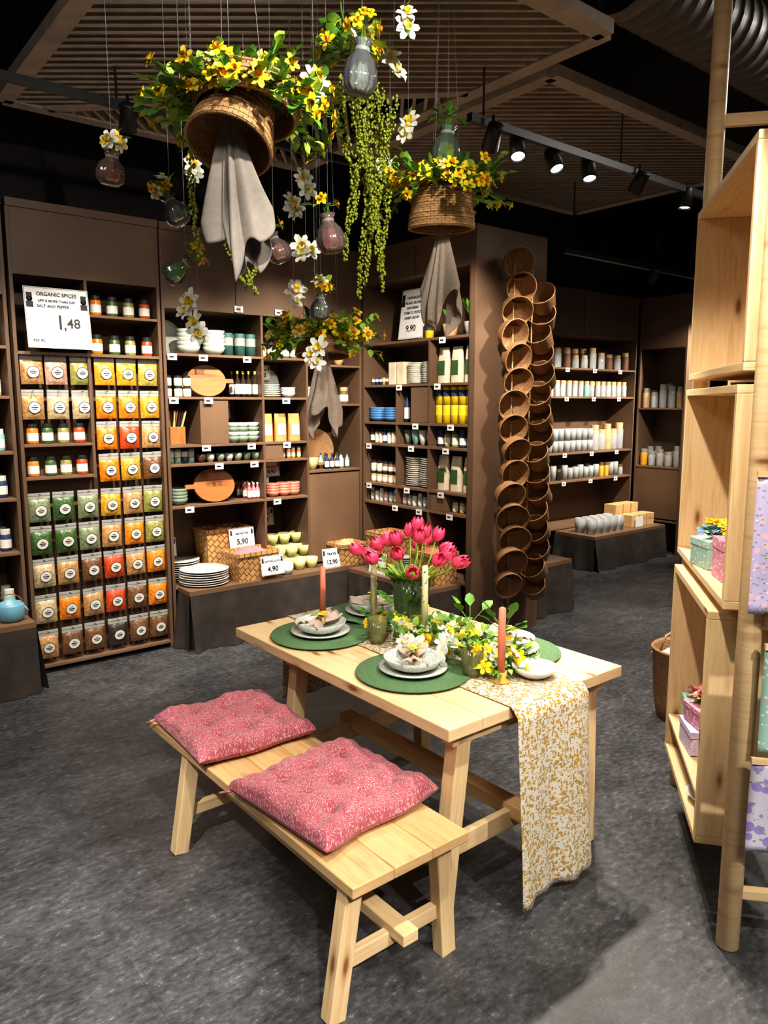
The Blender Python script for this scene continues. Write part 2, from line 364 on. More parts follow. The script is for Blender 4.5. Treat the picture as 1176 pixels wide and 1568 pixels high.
# partition block that ends in the basket column
mb=MB(); mb.box(4.40,4.70,3.90,5.74,0,3.04,BROWN); mb.box(3.985,4.40,5.215,5.74,0,3.04,BROWN)
mb.box(3.95,4.72,3.845,3.90,0,3.05,BROWN); mk('wall_partition',mb,bevel=.003)

def shelving(name,loc,rot,w,depth,ztop,shelves,divs=(),blocks=(),z0=0,H=3.05,seams=(),parts=()):
    mb=MB(); t=.022
    mb.box(0,w,depth-.015,depth,z0,H,BROWN)
    mb.box(0,t,0,depth-.016,z0,H,BROWN); mb.box(w-t,w,0,depth-.016,z0,H,BROWN)
    mb.box(t,w-t,.0,.018,ztop,H,BROWN); mb.box(t,w-t,0.018,depth-.016,ztop,ztop+t,BROWN)
    mb.box(0,w,-.015,.0,H-.05,H,BROWN)
    for s in seams: mb.box(s-.02,s+.02,-.012,0,ztop,H-.05,BROWN)
    for z in shelves: mb.box(t,w-t,0,depth-.016,z-.02,z,BROWN2)
    for x0,x1,z in parts: mb.box(x0,x1,0,depth-.016,z-.018,z,BROWN2)
    for x,a,b in divs: mb.box(x-.01,x+.01,.002,depth-.016,a,b,BROWN)
    for x0,x1,a,b in blocks: mb.box(x0,x1,.01,depth-.016,a,b,BROWN2)
    return mk(name,mb,loc,rot,bevel=.0015)
W1=(2.2,5.2,0); W2=(3.97,5.195,-PI/2); W3=(5.4,5.3,0); W4=(8.25,5.28,-PI/2); W0=(-1.2,5.2,0)
shelving('built_in_shelving',(2.2,5.2,0),0,1.765,.45,2.47,[.45],divs=[(.80,.45,2.47),(1.21,.45,2.47)],
  parts=[(.022,1.2,2.16),(.022,1.2,1.85),(.022,1.2,1.50),(.022,1.2,1.36),(.022,1.2,1.05),(1.22,1.743,2.12),(1.22,1.743,1.80),(1.22,1.743,1.25)],
  blocks=[(.27,.50,1.502,1.828),(1.225,1.74,.47,1.22),(.81,.98,1.362,1.478)],seams=[.6,1.2])
shelving('built_in_shelving',(3.97,5.195,0),-PI/2,1.29,.42,2.78,[2.30,1.957,1.65,1.47,1.13,.97,.45],divs=[(.45,.97,1.957),(.84,.45,2.30)],
  blocks=[(.62,.83,1.652,1.93),(.86,1.03,.972,1.10)],seams=[.65])
shelving('spice_display_shelving',(1.22,5.19,0),0,.965,.45,2.60,[2.13,.06],divs=[(.46,1.30,2.60)],parts=[(.47,.94,2.385),(.022,.45,1.54),(.022,.45,1.326)],seams=[])
shelving('built_in_shelving',(-1.2,5.2,0),0,2.40,.45,2.47,[2.16,1.85,1.50,1.2,.85,.45],divs=[(.8,.45,2.47),(1.6,.45,2.47)],seams=[.8,1.6])
shelving('built_in_shelving',(5.4,5.3,0),0,2.85,.40,2.55,[2.2,1.88,1.25,.93,.40],divs=[(1.2,.4,2.55)],parts=[],seams=[.9,1.8])
shelving('built_in_shelving',(8.27,5.28,0),-PI/2,.62,.40,2.45,[1.75,1.05,.4],blocks=[(.022,.598,.42,1.03)])
# pegboard behind spices
mb=MB(); mb.box(0,.92,0,.012,.06,2.10,BROWN)
for i in range(9):
    for j in range(20): mb.cyl(.05+i*.1,-.001,.1+j*.1,.006,.002,INK,6)
mk('pegboard_panel',mb,(1.243,5.30,0))

def platform(name,x0,x1,y0,y1,h,sides,top=BROWN2):
    mb=MB(); w=x1-x0;d=y1-y0
    mb.box(0,w,0,d,h-.035,h,top); mb.box(.02,w-.02,.02,d-.0,0.0,h-.036,BCLOTH)
    segs={'f':((0,0),(w,0),(0,-1)),'l':((0,d),(0,0),(-1,0)),'r':((w,0),(w,d),(1,0))}
    for s in sides:
        a,b,n=segs[s]; a=Vector(a);b=Vector(b);n=Vector(n);L=(b-a).length;ph=R()*6
        def fn(u,v,a=a,b=b,n=n,L=L,ph=ph):
            p=a+(b-a)*u; k=(1-v)
            off=.004+.05*k*(.5+.5*math.sin(u*L*15+ph+1.8*math.sin(u*L*4)))**2+.012*k+.006*k*math.sin(u*L*40)
            q=p+n*off; return (q.x,q.y,.004+(h-.04)*v)
        mb.grid(max(20,int(L*60)),8,fn,BCLOTH)
    return mk(name,mb,(x0,y0,0))
platform('display_platform',2.24,3.955,5.0,5.195,.45,'fl')
platform('display_platform',3.62,3.945,3.95,4.93,.45,'fl')
platform('display_platform',-1.2,1.17,4.90,5.18,.45,'fr')
platform('display_platform',4.79,5.37,4.0,5.25,.45,'flr')
platform('display_platform',6.76,8.15,4.75,5.28,.38,'fl')

# ------------------------------------------------------------------ product helpers
def jar(mb,x,y,z,r,h,body,lid,lab=True):
    T=Matrix.Translation((x,y,z))
    mb.lathe([(.0001,0),(r*.95,0),(r,.006),(r,h*.72),(r*.8,h*.8)],12,body,T)
    mb.lathe([(r*.86,h*.78),(r*.86,h),(.0001,h)],12,lid,T,False)
    if lab: mb.lathe([(r*1.02,h*.15),(r*1.02,h*.55)],12,LABEL,T)
def can(mb,x,y,z,r,h,body,lab=LABEL):
    T=Matrix.Translation((x,y,z))
    mb.lathe([(.0001,0),(r,0),(r,h*.96),(r*.93,h),(.0001,h)],14,body,T)
    mb.lathe([(r*1.015,h*.45),(r*1.015,h*.8)],14,lab,T)
def bottle(mb,x,y,z,r,h,body,lid=None):
    T=Matrix.Translation((x,y,z))
    mb.lathe([(.0001,0),(r,0),(r,h*.6),(r*.4,h*.75),(r*.35,h*.9)],12,body,T)
    mb.lathe([(r*.42,h*.88),(r*.42,h),(.0001,h)],10,lid or CH['black'],T); mb.lathe([(r*1.02,h*.12),(r*1.02,h*.5)],12,LABEL,T)
def bowl(mb,x,y,z,r,h,mat,n=20):
    mb.lathe([(.0001,0),(r*.5,0),(r*.85,h*.45),(r,h),(r*.96,h),(r*.8,h*.5),(r*.45,h*.12),(.0001,h*.1)],n,mat,Matrix.Translation((x,y,z)))
def glassc(mb,x,y,z,r,h,mat,n=14):
    mb.lathe([(.0001,0),(r*.85,0),(r,h),(r*.93,h),(r*.8,h*.08),(.0001,h*.08)],n,mat,Matrix.Translation((x,y,z)))
def plates(mb,x,y,z,r,n,mat):
    for i in range(n):
        zz=z+i*.017
        mb.lathe([(.0001,0),(r*.6,0),(r,.012),(r,.016),(r*.62,.0055),(.0001,.0055)],28,mat,Matrix.Translation((x+U(-.004,.004),y+U(-.004,.004),zz)))
def bag(mb,x,y,z,w,d,h,mat,lab=LABEL):
    def fn(u,v):
        a=u*2*PI
        sx=(w/2)*(abs(math.cos(a))**.5)*(1 if math.cos(a)>=0 else -1)
        sy=(d/2)*(abs(math.sin(a))**.5)*(1 if math.sin(a)>=0 else -1)*(1-v**3*.9)
        return (x+sx,y+sy,z+h*v)
    mb.grid(16,6,fn,mat)
    mb.box(x-w*.32,x+w*.32,y-d/2-.002,y-d/2+.004,z+h*.22,z+h*.62,lab)
def board(mb,x,y,z,r,mat,hd=1):
    M=Matrix.Translation((x,y,z+.002))@Matrix.Rotation(math.radians(-12),4,'X')
    n=40; vs=[]
    for k in range(n):
        a=2*PI*k/n
        vs.append((r*1.25*math.cos(a),r*.98+r*.95*math.sin(a)))
    vf=[(a,0,b) for a,b in vs]+[(a,.02,b) for a,b in vs]
    fs=[tuple(range(n)),tuple(range(2*n-1,n-1,-1))]+[(k,k+n,(k+1)%n+n,(k+1)%n) for k in range(n)]
    uvs=[[(vf[j][0],vf[j][2]) for j in f] for f in fs]
    mb.add(vf,fs,mat,uvs,False,M); mb.box(hd*r*1.1 if hd>0 else -r*1.75,r*1.75 if hd>0 else -r*1.1,0.001,.019,r*.85,r*1.1,mat,M)
def place(name,W,x,y,z,fn,bevel=0):
    mb=MB(); fn(mb); c,s=math.cos(W[2]),math.sin(W[2])
    return mk(name,mb,(W[0]+c*x-s*y,W[1]+s*x+c*y,z+.001),W[2],bevel=bevel)
def row(name,W,x0,x1,y,z,n,f,rows=1,dy=.09):
    def g(mb):
        for r_ in range(rows):
            for i in range(n):
                xx=(x1-x0)*(i/(n-1) if n>1 else 0)+U(-.005,.005)
                f(mb,xx,r_*dy+U(-.004,.004),0)
    return place(name,W,x0,y,z,g)
def card(W,x,y,z,w,h,lines,name='shelf_sign',border=True):
    mb=MB(); M=Matrix.Rotation(math.radians(-8),4,'X'); mb.box(-w/2,w/2,0,.006,0,h,WHITE,M)
    for a,b,c,d in((-w/2+.004,w/2-.004,.004,.0062),(-w/2+.004,w/2-.004,h-.0062,h-.004),(-w/2+.004,-w/2+.0062,.004,h-.004),(w/2-.0062,w/2-.004,.004,h-.004)):
        mb.box(a,b,-.0006,0,c,d,INK,M)
    for sx in(-1,1):   # little chef silhouettes in the top corners: head, hat, bust
        q=M@Matrix.Translation((sx*w*.42,-.0012,h*.80))@Matrix.Rotation(PI/2,4,'X')
        mb.lathe([(.0001,0),(h*.05,0),(.0001,h*.003)],14,INK,q)
        mb.box(sx*w*.42-h*.045,sx*w*.42+h*.045,-.0015,0,h*.83,h*.90,INK,M)
        mb.box(sx*w*.42-h*.055,sx*w*.42+h*.055,-.0015,0,h*.66,h*.755,INK,M)
    c,s=math.cos(W[2]),math.sin(W[2])
    o=mk(name,mb,(W[0]+c*x-s*y,W[1]+s*x+c*y,z+.001),W[2])
    a8=math.radians(8)
    for body,size,tx,tz in lines:
        text(o,body,size,(tx*w,-.003+tz*h*math.sin(a8),tz*h*math.cos(a8)),rot=(PI/2-a8,0,0))
    return o
def tags(W,items):
    mb=MB()
    for x,z in items:
        mb.box(x-.035,x+.035,-.012,-.010,z-.05,z-.005,WHITE); mb.box(x-.022,x+.012,-.0125,-.012,z-.035,z-.022,INK)
        mb.box(x-.006,x+.006,-.010,-.0005,z-.014,z-.006,WHITE)
    mk('shelf_price_tags',mb,(W[0],W[1],0),W[2])

# --- W1 main shelving stock
K=CH
ch=random.choice
row('white_bowls',W1,.24,.44,.10,2.16,2,lambda m,x,y,z:[bowl(m,x,y,z+i*.03,.085,.06,SPECK) for i in range(5)])
place('display_plate',W1,.14,.30,2.16,lambda m:m.lathe([(.0001,0),(.08,0),(.13,.014),(.13,.018),(.08,.005),(.0001,.005)],28,SPECK,Matrix.Translation((0,0,.132))@Matrix.Rotation(math.radians(78),4,'X')))
row('teal_tea_tins',W1,.55,.75,.09,2.16,3,lambda m,x,y,z:can(m,x,y,z,.042,.17,K['green'],K['grey']),2,.11)
row('jam_jars',W1,.86,1.14,.10,2.16,5,lambda m,x,y,z:jar(m,x,y,z,.03,.12,ch([K['olive'],K['brown'],K['dgreen'],K['cream']]),K['black']),2)
row('cream_jars',W1,.055,.20,.07,1.85,3,lambda m,x,y,z:[jar(m,x,y,z,.03,.075,K['cream'],K['black'],False),jar(m,x,y,z+.077,.03,.075,K['cream'],K['black'],False)])
place('round_serving_board',W1,.37,.06,1.85,lambda m:board(m,0,0,0,.125,ACACIA))
place('round_serving_board',W1,.36,.20,1.85,lambda m:board(m,0,0,0,.11,PINE2,-1))
row('oil_bottles',W1,.62,.77,.08,1.85,4,lambda m,x,y,z:bottle(m,x,y,z,.022,.20,K['darkgl'],K['amber']),2,.1)
place('plate_stack',W1,.93,.12,1.85,lambda m:plates(m,0,0,0,.085,6,SPECK))
place('display_plate',W1,.98,.28,1.85,lambda m:m.lathe([(.0001,0),(.07,0),(.12,.014),(.12,.018),(.07,.005),(.0001,.005)],28,SPECK,Matrix.Translation((0,0,.122))@Matrix.Rotation(math.radians(78),4,'X')))
row('small_bowls',W1,1.09,1.09,.10,1.85,1,lambda m,x,y,z:[bowl(m,x,y,z+i*.02,.06,.04,SPECK) for i in range(3)])
def kniv(m):
    m.box(-.06,.06,0,.10,0,.13,ACACIA)
    for i in range(7): m.beam((-.05+i*.016,.03+.02*(i%2),.13),(-.06+i*.022,.01,.25),.016,.012,ch([ACACIA,PINE2,INK]))
place('knife_block',W1,.12,.08,1.50,kniv,.002)
row('patterned_bowls',W1,.57,.74,.09,1.50,3,lambda m,x,y,z:[bowl(m,x,y,z+i*.035,.055,.05,SPECK if i%2 else K['sage']) for i in range(4)])
row('kraft_snack_bags',W1,.87,1.13,.09,1.50,3,lambda m,x,y,z:bag(m,x,y,z,.105,.06,.22,K['kraft'],LABEL))
row('tea_tins',W1,.06,.22,.08,1.36,4,lambda m,x,y,z:can(m,x,y,z,.024,.11,ch([K['green'],K['navy'],K['grey'],K['mint']])),2)
row('espresso_cups',W1,.30,.76,.08,1.36,7,lambda m,x,y,z:bowl(m,x,y,z,.036,.062,ch([SPECK,K['sage'],K['grey'],K['brown']])))
row('cosmetic_jars',W1,1.02,1.16,.08,1.36,4,lambda m,x,y,z:jar(m,x,y,z,.018,.09,K['orange'],K['white']))
row('stoneware_bowls',W1,.11,.11,.10,1.05,1,lambda m,x,y,z:[bowl(m,x,y,z+i*.025,.07,.05,K['sage']) for i in range(4)])
place('acacia_serving_board',W1,.40,.05,1.05,lambda m:board(m,0,0,0,.135,ACACIA,-1))
place('acacia_serving_board',W1,.50,.20,1.05,lambda m:board(m,0,0,0,.12,ACACIA,1))
row('pink_label_bottles',W1,.70,.77,.07,1.05,3,lambda m,x,y,z:bottle(m,x,y,z,.018,.13,K['pink'],K['white']),3,.09)
row('teal_gift_boxes',W1,.84,.92,.20,1.05,2,lambda m,x,y,z:m.box(x-.03,x+.03,y,y+.06,z,z+.16,K['mint']))
row('rose_bowls',W1,.93,1.12,.10,1.05,3,lambda m,x,y,z:[bowl(m,x,y,z+i*.022,.058,.045,K['terr']) for i in range(4)])
card(W1,.93,.24,1.99,.16,.12,[('CURLY CUPS',.018,0,.62),('6,90',.045,0,.2)])
card(W1,1.0,.24,1.20,.16,.12,[('SMALL BOWLS',.016,0,.62),('4,90',.045,0,.2)])
card(W1,.60,.30,1.68,.14,.12,[('BOWLS',.02,0,.62),('3,90',.045,0,.2)])
card(W1,.95,.30,.78,.20,.15,[('STONEWARE',.02,0,.62),('7,90',.055,0,.2)])
card(W1,.09,.30,.62,.16,.15,[('PLATES',.02,0,.62),('3,90',.055,0,.2)])
def rb(m):
    m.lathe([(.0001,0),(.09,0),(.15,.07),(.16,.08),(.15,.075),(.09,.01),(.0001,.01)],28,WICK,Matrix.Translation((0,0,.162))@Matrix.Rotation(math.radians(75),4,'X'))
place('round_wicker_tray',W1,1.42,.24,1.25,rb)
row('yellow_mugs',W1,1.31,1.31,.09,1.25,1,lambda m,x,y,z:bowl(m,x,y,z,.055,.10,K['lime']))
row('cosmetic_bottles',W1,1.45,1.66,.08,1.25,5,lambda m,x,y,z:bottle(m,x,y,z,.02,.13,ch([K['white'],K['amber'],K['navy'],K['mint']])),2)
row('glass_jars',W1,1.30,1.66,.12,1.80,4,lambda m,x,y,z:jar(m,x,y,z,.04,.14,ch([K['cream'],K['brown'],K['olive']]),K['tan']))
row('cream_jugs',W1,1.32,1.62,.14,2.12,3,lambda m,x,y,z:bowl(m,x,y,z,.055,.12,K['tan']))
tags(W1,[(.06,2.16),(.30,2.16),(.66,2.16),(.06,1.85),(.33,1.85),(1.0,1.85),(.30,1.5),(.68,1.5),(1.0,1.5),(.40,1.36),(.70,1.36),(.15,1.05),(.9,1.05),(.6,2.53),(.95,2.53),(1.4,2.12),(1.5,1.8)])
def basket(m,w,d,h,mat=BIRCH,fill=None):
    def ring(sc,z): return [(-w/2*sc,-d/2*sc,z),(w/2*sc,-d/2*sc,z),(w/2*sc,d/2*sc,z),(-w/2*sc,d/2*sc,z)]
    vs=ring(.88,0)+ring(1,h)+ring(.94,h)+ring(.84,.015)
    fs=[(3,2,1,0)];
    for a in(0,4,8):
        for k in range(4): fs.append((a+k,a+(k+1)%4,a+4+(k+1)%4,a+4+k))
    fs.append((12,13,14,15)); uvs=[]
    c7=math.cos(PI/4)
    for f in fs: uvs.append([(((vs[j][0]+vs[j][1])+vs[j][2])*c7,(vs[j][2]-(vs[j][0]+vs[j][1]))*c7) for j in f])
    m.add(vs,fs,mat,uvs)
    for a,b in(((-1,-1),(1,-1)),((1,-1),(1,1)),((1,1),(-1,1)),((-1,1),(-1,-1))):
        m.beam((a[0]*w/2,a[1]*d/2,h-.012),(b[0]*w/2,b[1]*d/2,h-.012),.012,.03,mat)
    if fill:
        def fn(u,v): return ((u-.5)*w*.9,(v-.5)*d*.9,h*.82+.06*math.sin(PI*u)*math.sin(PI*v)+.012*math.sin(u*23+v*9))
        m.grid(14,10,fn,fill)
def put(name,x,y,z,fn,rot=0,bevel=0):
    mb=MB(); fn(mb); return mk(name,mb,(x,y,z+.001),rot,bevel=bevel)
put('plate_stack',2.45,5.20,.45,lambda m:plates(m,0,0,0,.185,7,CERAM))
put('plate_stack',2.38,5.47,.45,lambda m:plates(m,0,0,0,.15,9,CERAM))
put('birch_basket',2.82,5.15,.45,lambda m:basket(m,.38,.25,.22,BIRCH,K['pink']),.06)
put('birch_basket',2.74,5.46,.45,lambda m:basket(m,.38,.24,.37,BIRCH,K['tan']))
F0=(0,0,0)
card(F0,2.93,4.985,.482,.20,.15,[('COTTON CLOTH',.018,0,.68),('4,90',.055,0,.2)])
card(F0,2.84,5.300,.66,.22,.16,[('SERVIETTES',.022,0,.68),('5,90',.06,0,.2)])
def gl(m):
    for i in range(9):
        x=(i%3)*.118;y=(i//3)*.115; bowl(m,x,y,0,.055,.09,K['lime'])
        if i>2: bowl(m,x,y,.092,.055,.09,K['lime'])
        if i>5: bowl(m,x,y,.184,.055,.09,K['lime'])
put('lime_bowls',3.15,5.14,.45,gl)
put('stoneware_bowls',3.09,5.055,.45,lambda m:[bowl(m,0,0,i*.015,.058,.06,SPECK) for i in range(3)])
put('plate_stack',3.54,5.40,.45,lambda m:plates(m,0,0,0,.10,9,SPECK))
put('birch_basket',3.72,5.10,.45,lambda m:basket(m,.26,.22,.18,BIRCH,K['tan']))
card(F0,3.52,5.03,.45,.17,.16,[('TRAYS',.03,0,.65),('12,90',.05,0,.2)])
# W2 stock
row('food_boxes',W2,.34,.44,.08,1.957,2,lambda m,x,y,z:m.box(x-.04,x+.04,y-.03,y+.06,z,z+.18,K['cream']))
row('soup_plates',W2,.58,.74,.12,1.957,2,lambda m,x,y,z:plates(m,x,y,z,.08,10,CERAM))
row('small_tins',W2,.06,.25,.08,1.957,5,lambda m,x,y,z:can(m,x,y,z,.018,.06,ch([K['ochre'],K['navy'],K['brown']])),2)
row('coffee_bags',W2,.91,1.20,.10,1.957,3,lambda m,x,y,z:bag(m,x,y,z,.105,.07,.27,K['cream'],K['dgreen']))
row('blue_plates',W2,.10,.30,.12,1.65,2,lambda m,x,y,z:[bowl(m,x,y,z+i*.02,.10,.04,K['blue']) for i in range(5)])
row('oil_bottles',W2,.50,.58,.08,1.65,2,lambda m,x,y,z:bottle(m,x,y,z,.025,.24,K['navy']))
row('yellow_tins',W2,.89,1.22,.08,1.65,5,lambda m,x,y,z:[can(m,x,y,z,.034,.14,K['yellow'],K['yellow']),can(m,x,y,z+.142,.034,.14,K['yellow'],K['navy'])],2,.1)
row('cosmetic_jars',W2,.06,.40,.07,1.47,7,lambda m,x,y,z:jar(m,x,y,z,.022,.12,ch([K['white'],K['navy'],K['cream'],K['darkgl']]),K['black']),2)
row('pattern_mugs',W2,.52,.78,.08,1.47,4,lambda m,x,y,z:bowl(m,x,y,z,.035,.12,ch([K['mint'],K['white'],K['sage']])),2)
row('pesto_jars',W2,.90,1.22,.08,1.47,5,lambda m,x,y,z:jar(m,x,y,z,.028,.13,ch([K['olive'],K['yellow'],K['navy']]),ch([K['white'],K['navy']])),2)
row('spread_jars',W2,.06,.38,.08,1.13,5,lambda m,x,y,z:[jar(m,x,y,z,.028,.09,K['tan'],K['black']),jar(m,x,y,z+.092,.028,.09,ch([K['cream'],K['brown']]),K['black'])])
row('soup_plates',W2,.56,.74,.12,1.13,2,lambda m,x,y,z:plates(m,x,y,z,.085,14,CERAM))
row('pasta_bags',W2,.92,1.21,.10,1.13,3,lambda m,x,y,z:bag(m,x,y,z,.105,.07,.27,K['cream'],K['dgreen']))
row('cosmetic_jars',W2,.06,.80,.07,.97,13,lambda m,x,y,z:jar(m,x,y,z,.022,.11,ch([K['white'],K['mint'],K['pink'],K['cream'],K['lblue']]),ch([K['white'],K['black']])))
row('honey_jars',W2,1.08,1.22,.08,.97,3,lambda m,x,y,z:jar(m,x,y,z,.025,.1,K['ochre'],K['black']))
card(W2,.50,.10,2.32,.30,.40,[('TAPENADES',.030,0,.80),('BLACK OLIVES',.028,0,.70),('SUN DRIED',.028,0,.60),('TOMATO PESTO',.028,0,.50),('GREEN OLIVES',.028,0,.40),('9,90',.07,0,.15)],'large_price_sign')
def plant(m,pot,h,s):
    m.lathe([(.0001,0),(.045,0),(.06,.10),(.052,.10),(.045,.02),(.0001,.02)],16,pot)
    m.lathe([(.0001,.09),(.052,.09)],12,K['brown'])
    for i in range(s):
        a=2*PI*i/s; m.leaf((0,0,.09),(math.cos(a)*.5,math.sin(a)*.5,1.3),h*U(.7,1),.05,ch([LEAF1,LEAF3]),.2)
place('potted_plant',W2,.95,.12,2.30,lambda m:plant(m,K['tan'],.30,16))
place('potted_plant',W2,1.18,.12,2.30,lambda m:plant(m,K['grey'],.28,14))
row('yellow_tins',W2,.76,.76,.08,2.30,1,lambda m,x,y,z:can(m,x,y,z,.035,.14,K['yellow'],K['navy']))
tags(W2,[(.5,1.957),(.95,1.957),(.7,1.65),(1.1,1.65),(.1,1.47),(.65,1.47),(1.05,1.47),(.1,1.13),(.6,1.13),(1.0,1.13),(.45,.97),(.75,.97),(1.1,.97),(1.0,2.3)])
put('birch_basket',3.82,4.62,.45,lambda m:basket(m,.26,.34,.32,BIRCH,K['tan']))
W2b=(3.66,4.62,-PI/2)
card(W2b,0,.0,.45,.20,.17,[('NAPKIN RINGS',.018,0,.65),('2,90',.055,0,.2)])
put('birch_basket',3.84,4.14,.45,lambda m:basket(m,.24,.30,.24,BIRCH,K['terr']))
put('plate_stack',3.77,4.36,.45,lambda m:plates(m,0,0,0,.07,10,SPECK))
for z in(.45,.85,1.2,1.5,1.85,2.16):
    row('kitchen_jars',W0,1.7,2.32,.10,z,7,lambda m,x,y,zz:jar(m,x,y,zz,.035,.14,ch([K['mint'],K['lblue'],K['navy'],K['cream']]),K['white']),2,.12)
def bluepot(m):
    m.lathe([(.0001,0),(.06,0),(.078,.03),(.08,.10),(.07,.115),(.066,.115),(.07,.03),(.0001,.02)],24,K['lblue'])
    m.tube([(.078,0,.09),(.10,0,.06),(.085,0,.03)],.006,K['lblue'])
    m.tube([(-.07*math.cos(t),0,.11+.06*math.sin(t)) for t in [i*PI/8 for i in range(9)]],.003,ACACIA)
put('blue_enamel_pot',1.06,5.03,.45,bluepot,-.4)
put('blue_enamel_pot',.86,5.07,.45,bluepot,.5)
# spices
def pouch(m,x,z,mat,w=.136,h=.19):
    j=U(-.004,.004); tl=U(-.05,.05)
    M=Matrix.Translation((x+j,0,z+h))@Matrix.Rotation(tl*.5,4,'Y')@Matrix.Translation((0,0,-h))
    old=m.T; m.T=old@M
    fz=h*.80; ph=R()*6
    def fn(u,v):
        b=max(0,math.sin(PI*u))**.55*max(0,math.sin(PI*min(1,.06+v*.94)))**.5
        return ((u-.5)*w*(1-.03*math.sin(PI*v)),-.006-.040*b*(1-.45*v)-.006*math.sin(u*15+ph)*b*(.3+abs(v-.4)),v*fz)
    m.grid(12,12,fn,mat)
    m.box(-w/2,w/2,-.005,-.003,0,fz,mat)
    m.box(-w/2,w/2,-.008,-.002,fz,h,FOIL)
    m.box(-w/2,w/2,-.010,-.008,h*.91,h,CH['grey'])
    T=Matrix.Translation((0,-.0445,h*.40))@Matrix.Rotation(PI/2+.12,4,'X')
    m.lathe([(.037,-.004),(.037,0),(.0001,.0005)],18,LABEL,T,False)
    m.lathe([(.0385,-.001),(.0385,.0008),(.0355,.0008),(.0355,-.001)],18,INK,T,False)
    m.box(-.020,.020,-.002,.004,.0008,.0016,INK,T); m.box(-.013,.013,-.012,-.008,.0008,.0016,INK,T); m.box(-.010,.010,.012,.015,.0008,.0016,INK,T)
    m.box(-.002,.002,-.06,.05,h*.95,h*.95+.003,BLACKM)
    m.T=old
zs=[1.925,1.70,1.49,1.27,1.03,.81,.59,.345,.10]
cols=['tan pink olive amber amber ochre','tan cream cream orange orange amber','- - - orange red tan','- - - orange amber brown',
 'sage dgreen sage amber tan olive','dgreen dgreen sage tan orange olive','cream tan brown red tan orange','cream orange tan red brown orange','tan brown brown dark brown brown']
for ri,(z,cs) in enumerate(zip(zs,cols)):
    m=MB()
    for ci,c in enumerate(cs.split()):
        if c=='-': continue
        pouch(m,.075+ci*.155,z,SP[c])
    mk('spice_pouches',m,(1.245,5.235,0))
WS=(1.22,5.19,0)
for z,x0,x1 in((1.54,.09,.39),(1.326,.09,.39),(2.13,.54,.88),(2.385,.54,.88)):
    cc=[SP['orange'],SP['dgreen'],SP['olive'],SP['red'],SP['brown']]; st=iter(cc*3)
    row('spice_jars',WS,x0,x1,.07,z,4,lambda m,x,y,zz:jar(m,x,y,zz,.036,.13,next(st),K['black']))
card((1.22,5.10,0),.27,.03,2.15,.395,.385,[('ORGANIC SPICES',.032,0,.86),('LIFE IS MORE THAN JUST',.021,0,.76),('SALT AND PEPPER.',.024,-.06,.67),('1',.13,.02,.32),(',',.09,.09,.32),('48',.085,.23,.35),('PER PC.',.024,-.32,.10)],'organic_spices_sign')
# W3/W4 stock
row('storage_jars',W3,1.45,2.75,.10,2.2,9,lambda m,x,y,z:jar(m,x,y,z,.045,U(.14,.24),ch([K['glassy'],K['glassy'],K['brown']]),K['tan'],False),2,.13)
row('storage_jars',W3,1.35,2.75,.10,1.88,14,lambda m,x,y,z:jar(m,x,y,z,.035,.18,ch([K['glassy'],K['glassy'],K['glassy'],K['mint'],K['grey']]),K['tan'],False),2,.13)
row('drinking_glasses',W3,1.35,2.1,.10,1.25,8,lambda m,x,y,z:[glassc(m,x,y,z,.04,.13,K['glassy']),glassc(m,x,y,z+.132,.04,.13,K['glassy'])],2,.13)
row('storage_jars',W3,2.25,2.75,.14,1.25,5,lambda m,x,y,z:[jar(m,x,y,z,.055,U(.22,.34),ch([K['glassy'],K['tan'],K['glassy']]),K['tan'],False)])
row('drinking_glasses',W3,1.35,2.75,.10,.93,15,lambda m,x,y,z:(jar(m,x,y,z,.03,U(.12,.18),ch([K['amber'],K['darkgl'],K['glassy']]),K['brown'],False) if R()<.35 else glassc(m,x,y,z,.036,U(.13,.17),K['glassy'])),2,.13)
tags(W3,[(1.5+i*.5,z) for i in range(3) for z in(2.2,1.88,1.25,.93)])
put('glass_carafes',6.9,4.90,.38,lambda m:[glassc(m,i*.13,j*.15,0,.06,.16,K['glassy']) for i in range(5) for j in range(2)],0)
def wcrate(m):
    for y0,h in((0,.14),(.22,.24)):
        for a in range(3): m.box(a*.16,a*.16+.14,y0,y0+.16,0,h,PINE2)
    m.box(.05,.20,-.02,-.014,.0,.12,WHITE)
put('wooden_crates',7.62,4.86,.38,wcrate,0,.004)
row('pasta_jars',W4,.08,.52,.10,1.05,5,lambda m,x,y,z:jar(m,x,y,z,.045,U(.15,.26),ch([K['amber'],K['glassy'],K['tan'],K['glassy']]),K['grey'],False),2,.14)
row('pasta_jars',W4,.08,.52,.10,1.75,5,lambda m,x,y,z:jar(m,x,y,z,.045,U(.18,.3),ch([K['tan'],K['glassy'],K['glassy'],K['red']]),K['grey'],False),2,.14)
put('black_teapot',5.10,4.12,.45,lambda m:(bowl(m,0,0,0,.08,.13,K['navy']),m.lathe([(.078,.12),(.05,.15),(.0001,.16)],18,K['navy'])))
mb=MB()
mb.box(0,1.2,.0,.4,0,.03,PINE)
for z in(.45,.85,1.25,1.65,2.05): mb.box(0,1.2,0,.4,z,z+.025,PINE)
mb.box(-.03,0,0,.4,0,2.1,PINE); mb.box(1.2,1.23,0,.4,0,2.1,PINE)
for zi,z in enumerate((.475,.875,1.275,1.675)):
    for i in range(7): mb.box(.03+i*.165,.15+i*.165,.06,.3,z+.001,z+U(.14,.3),ch([K['mint'],K['yellow'],K['lblue'],K['pink'],K['white']]))
mk('gift_shelf',mb,(8.9,4.45,0),-PI/2,bevel=.002)

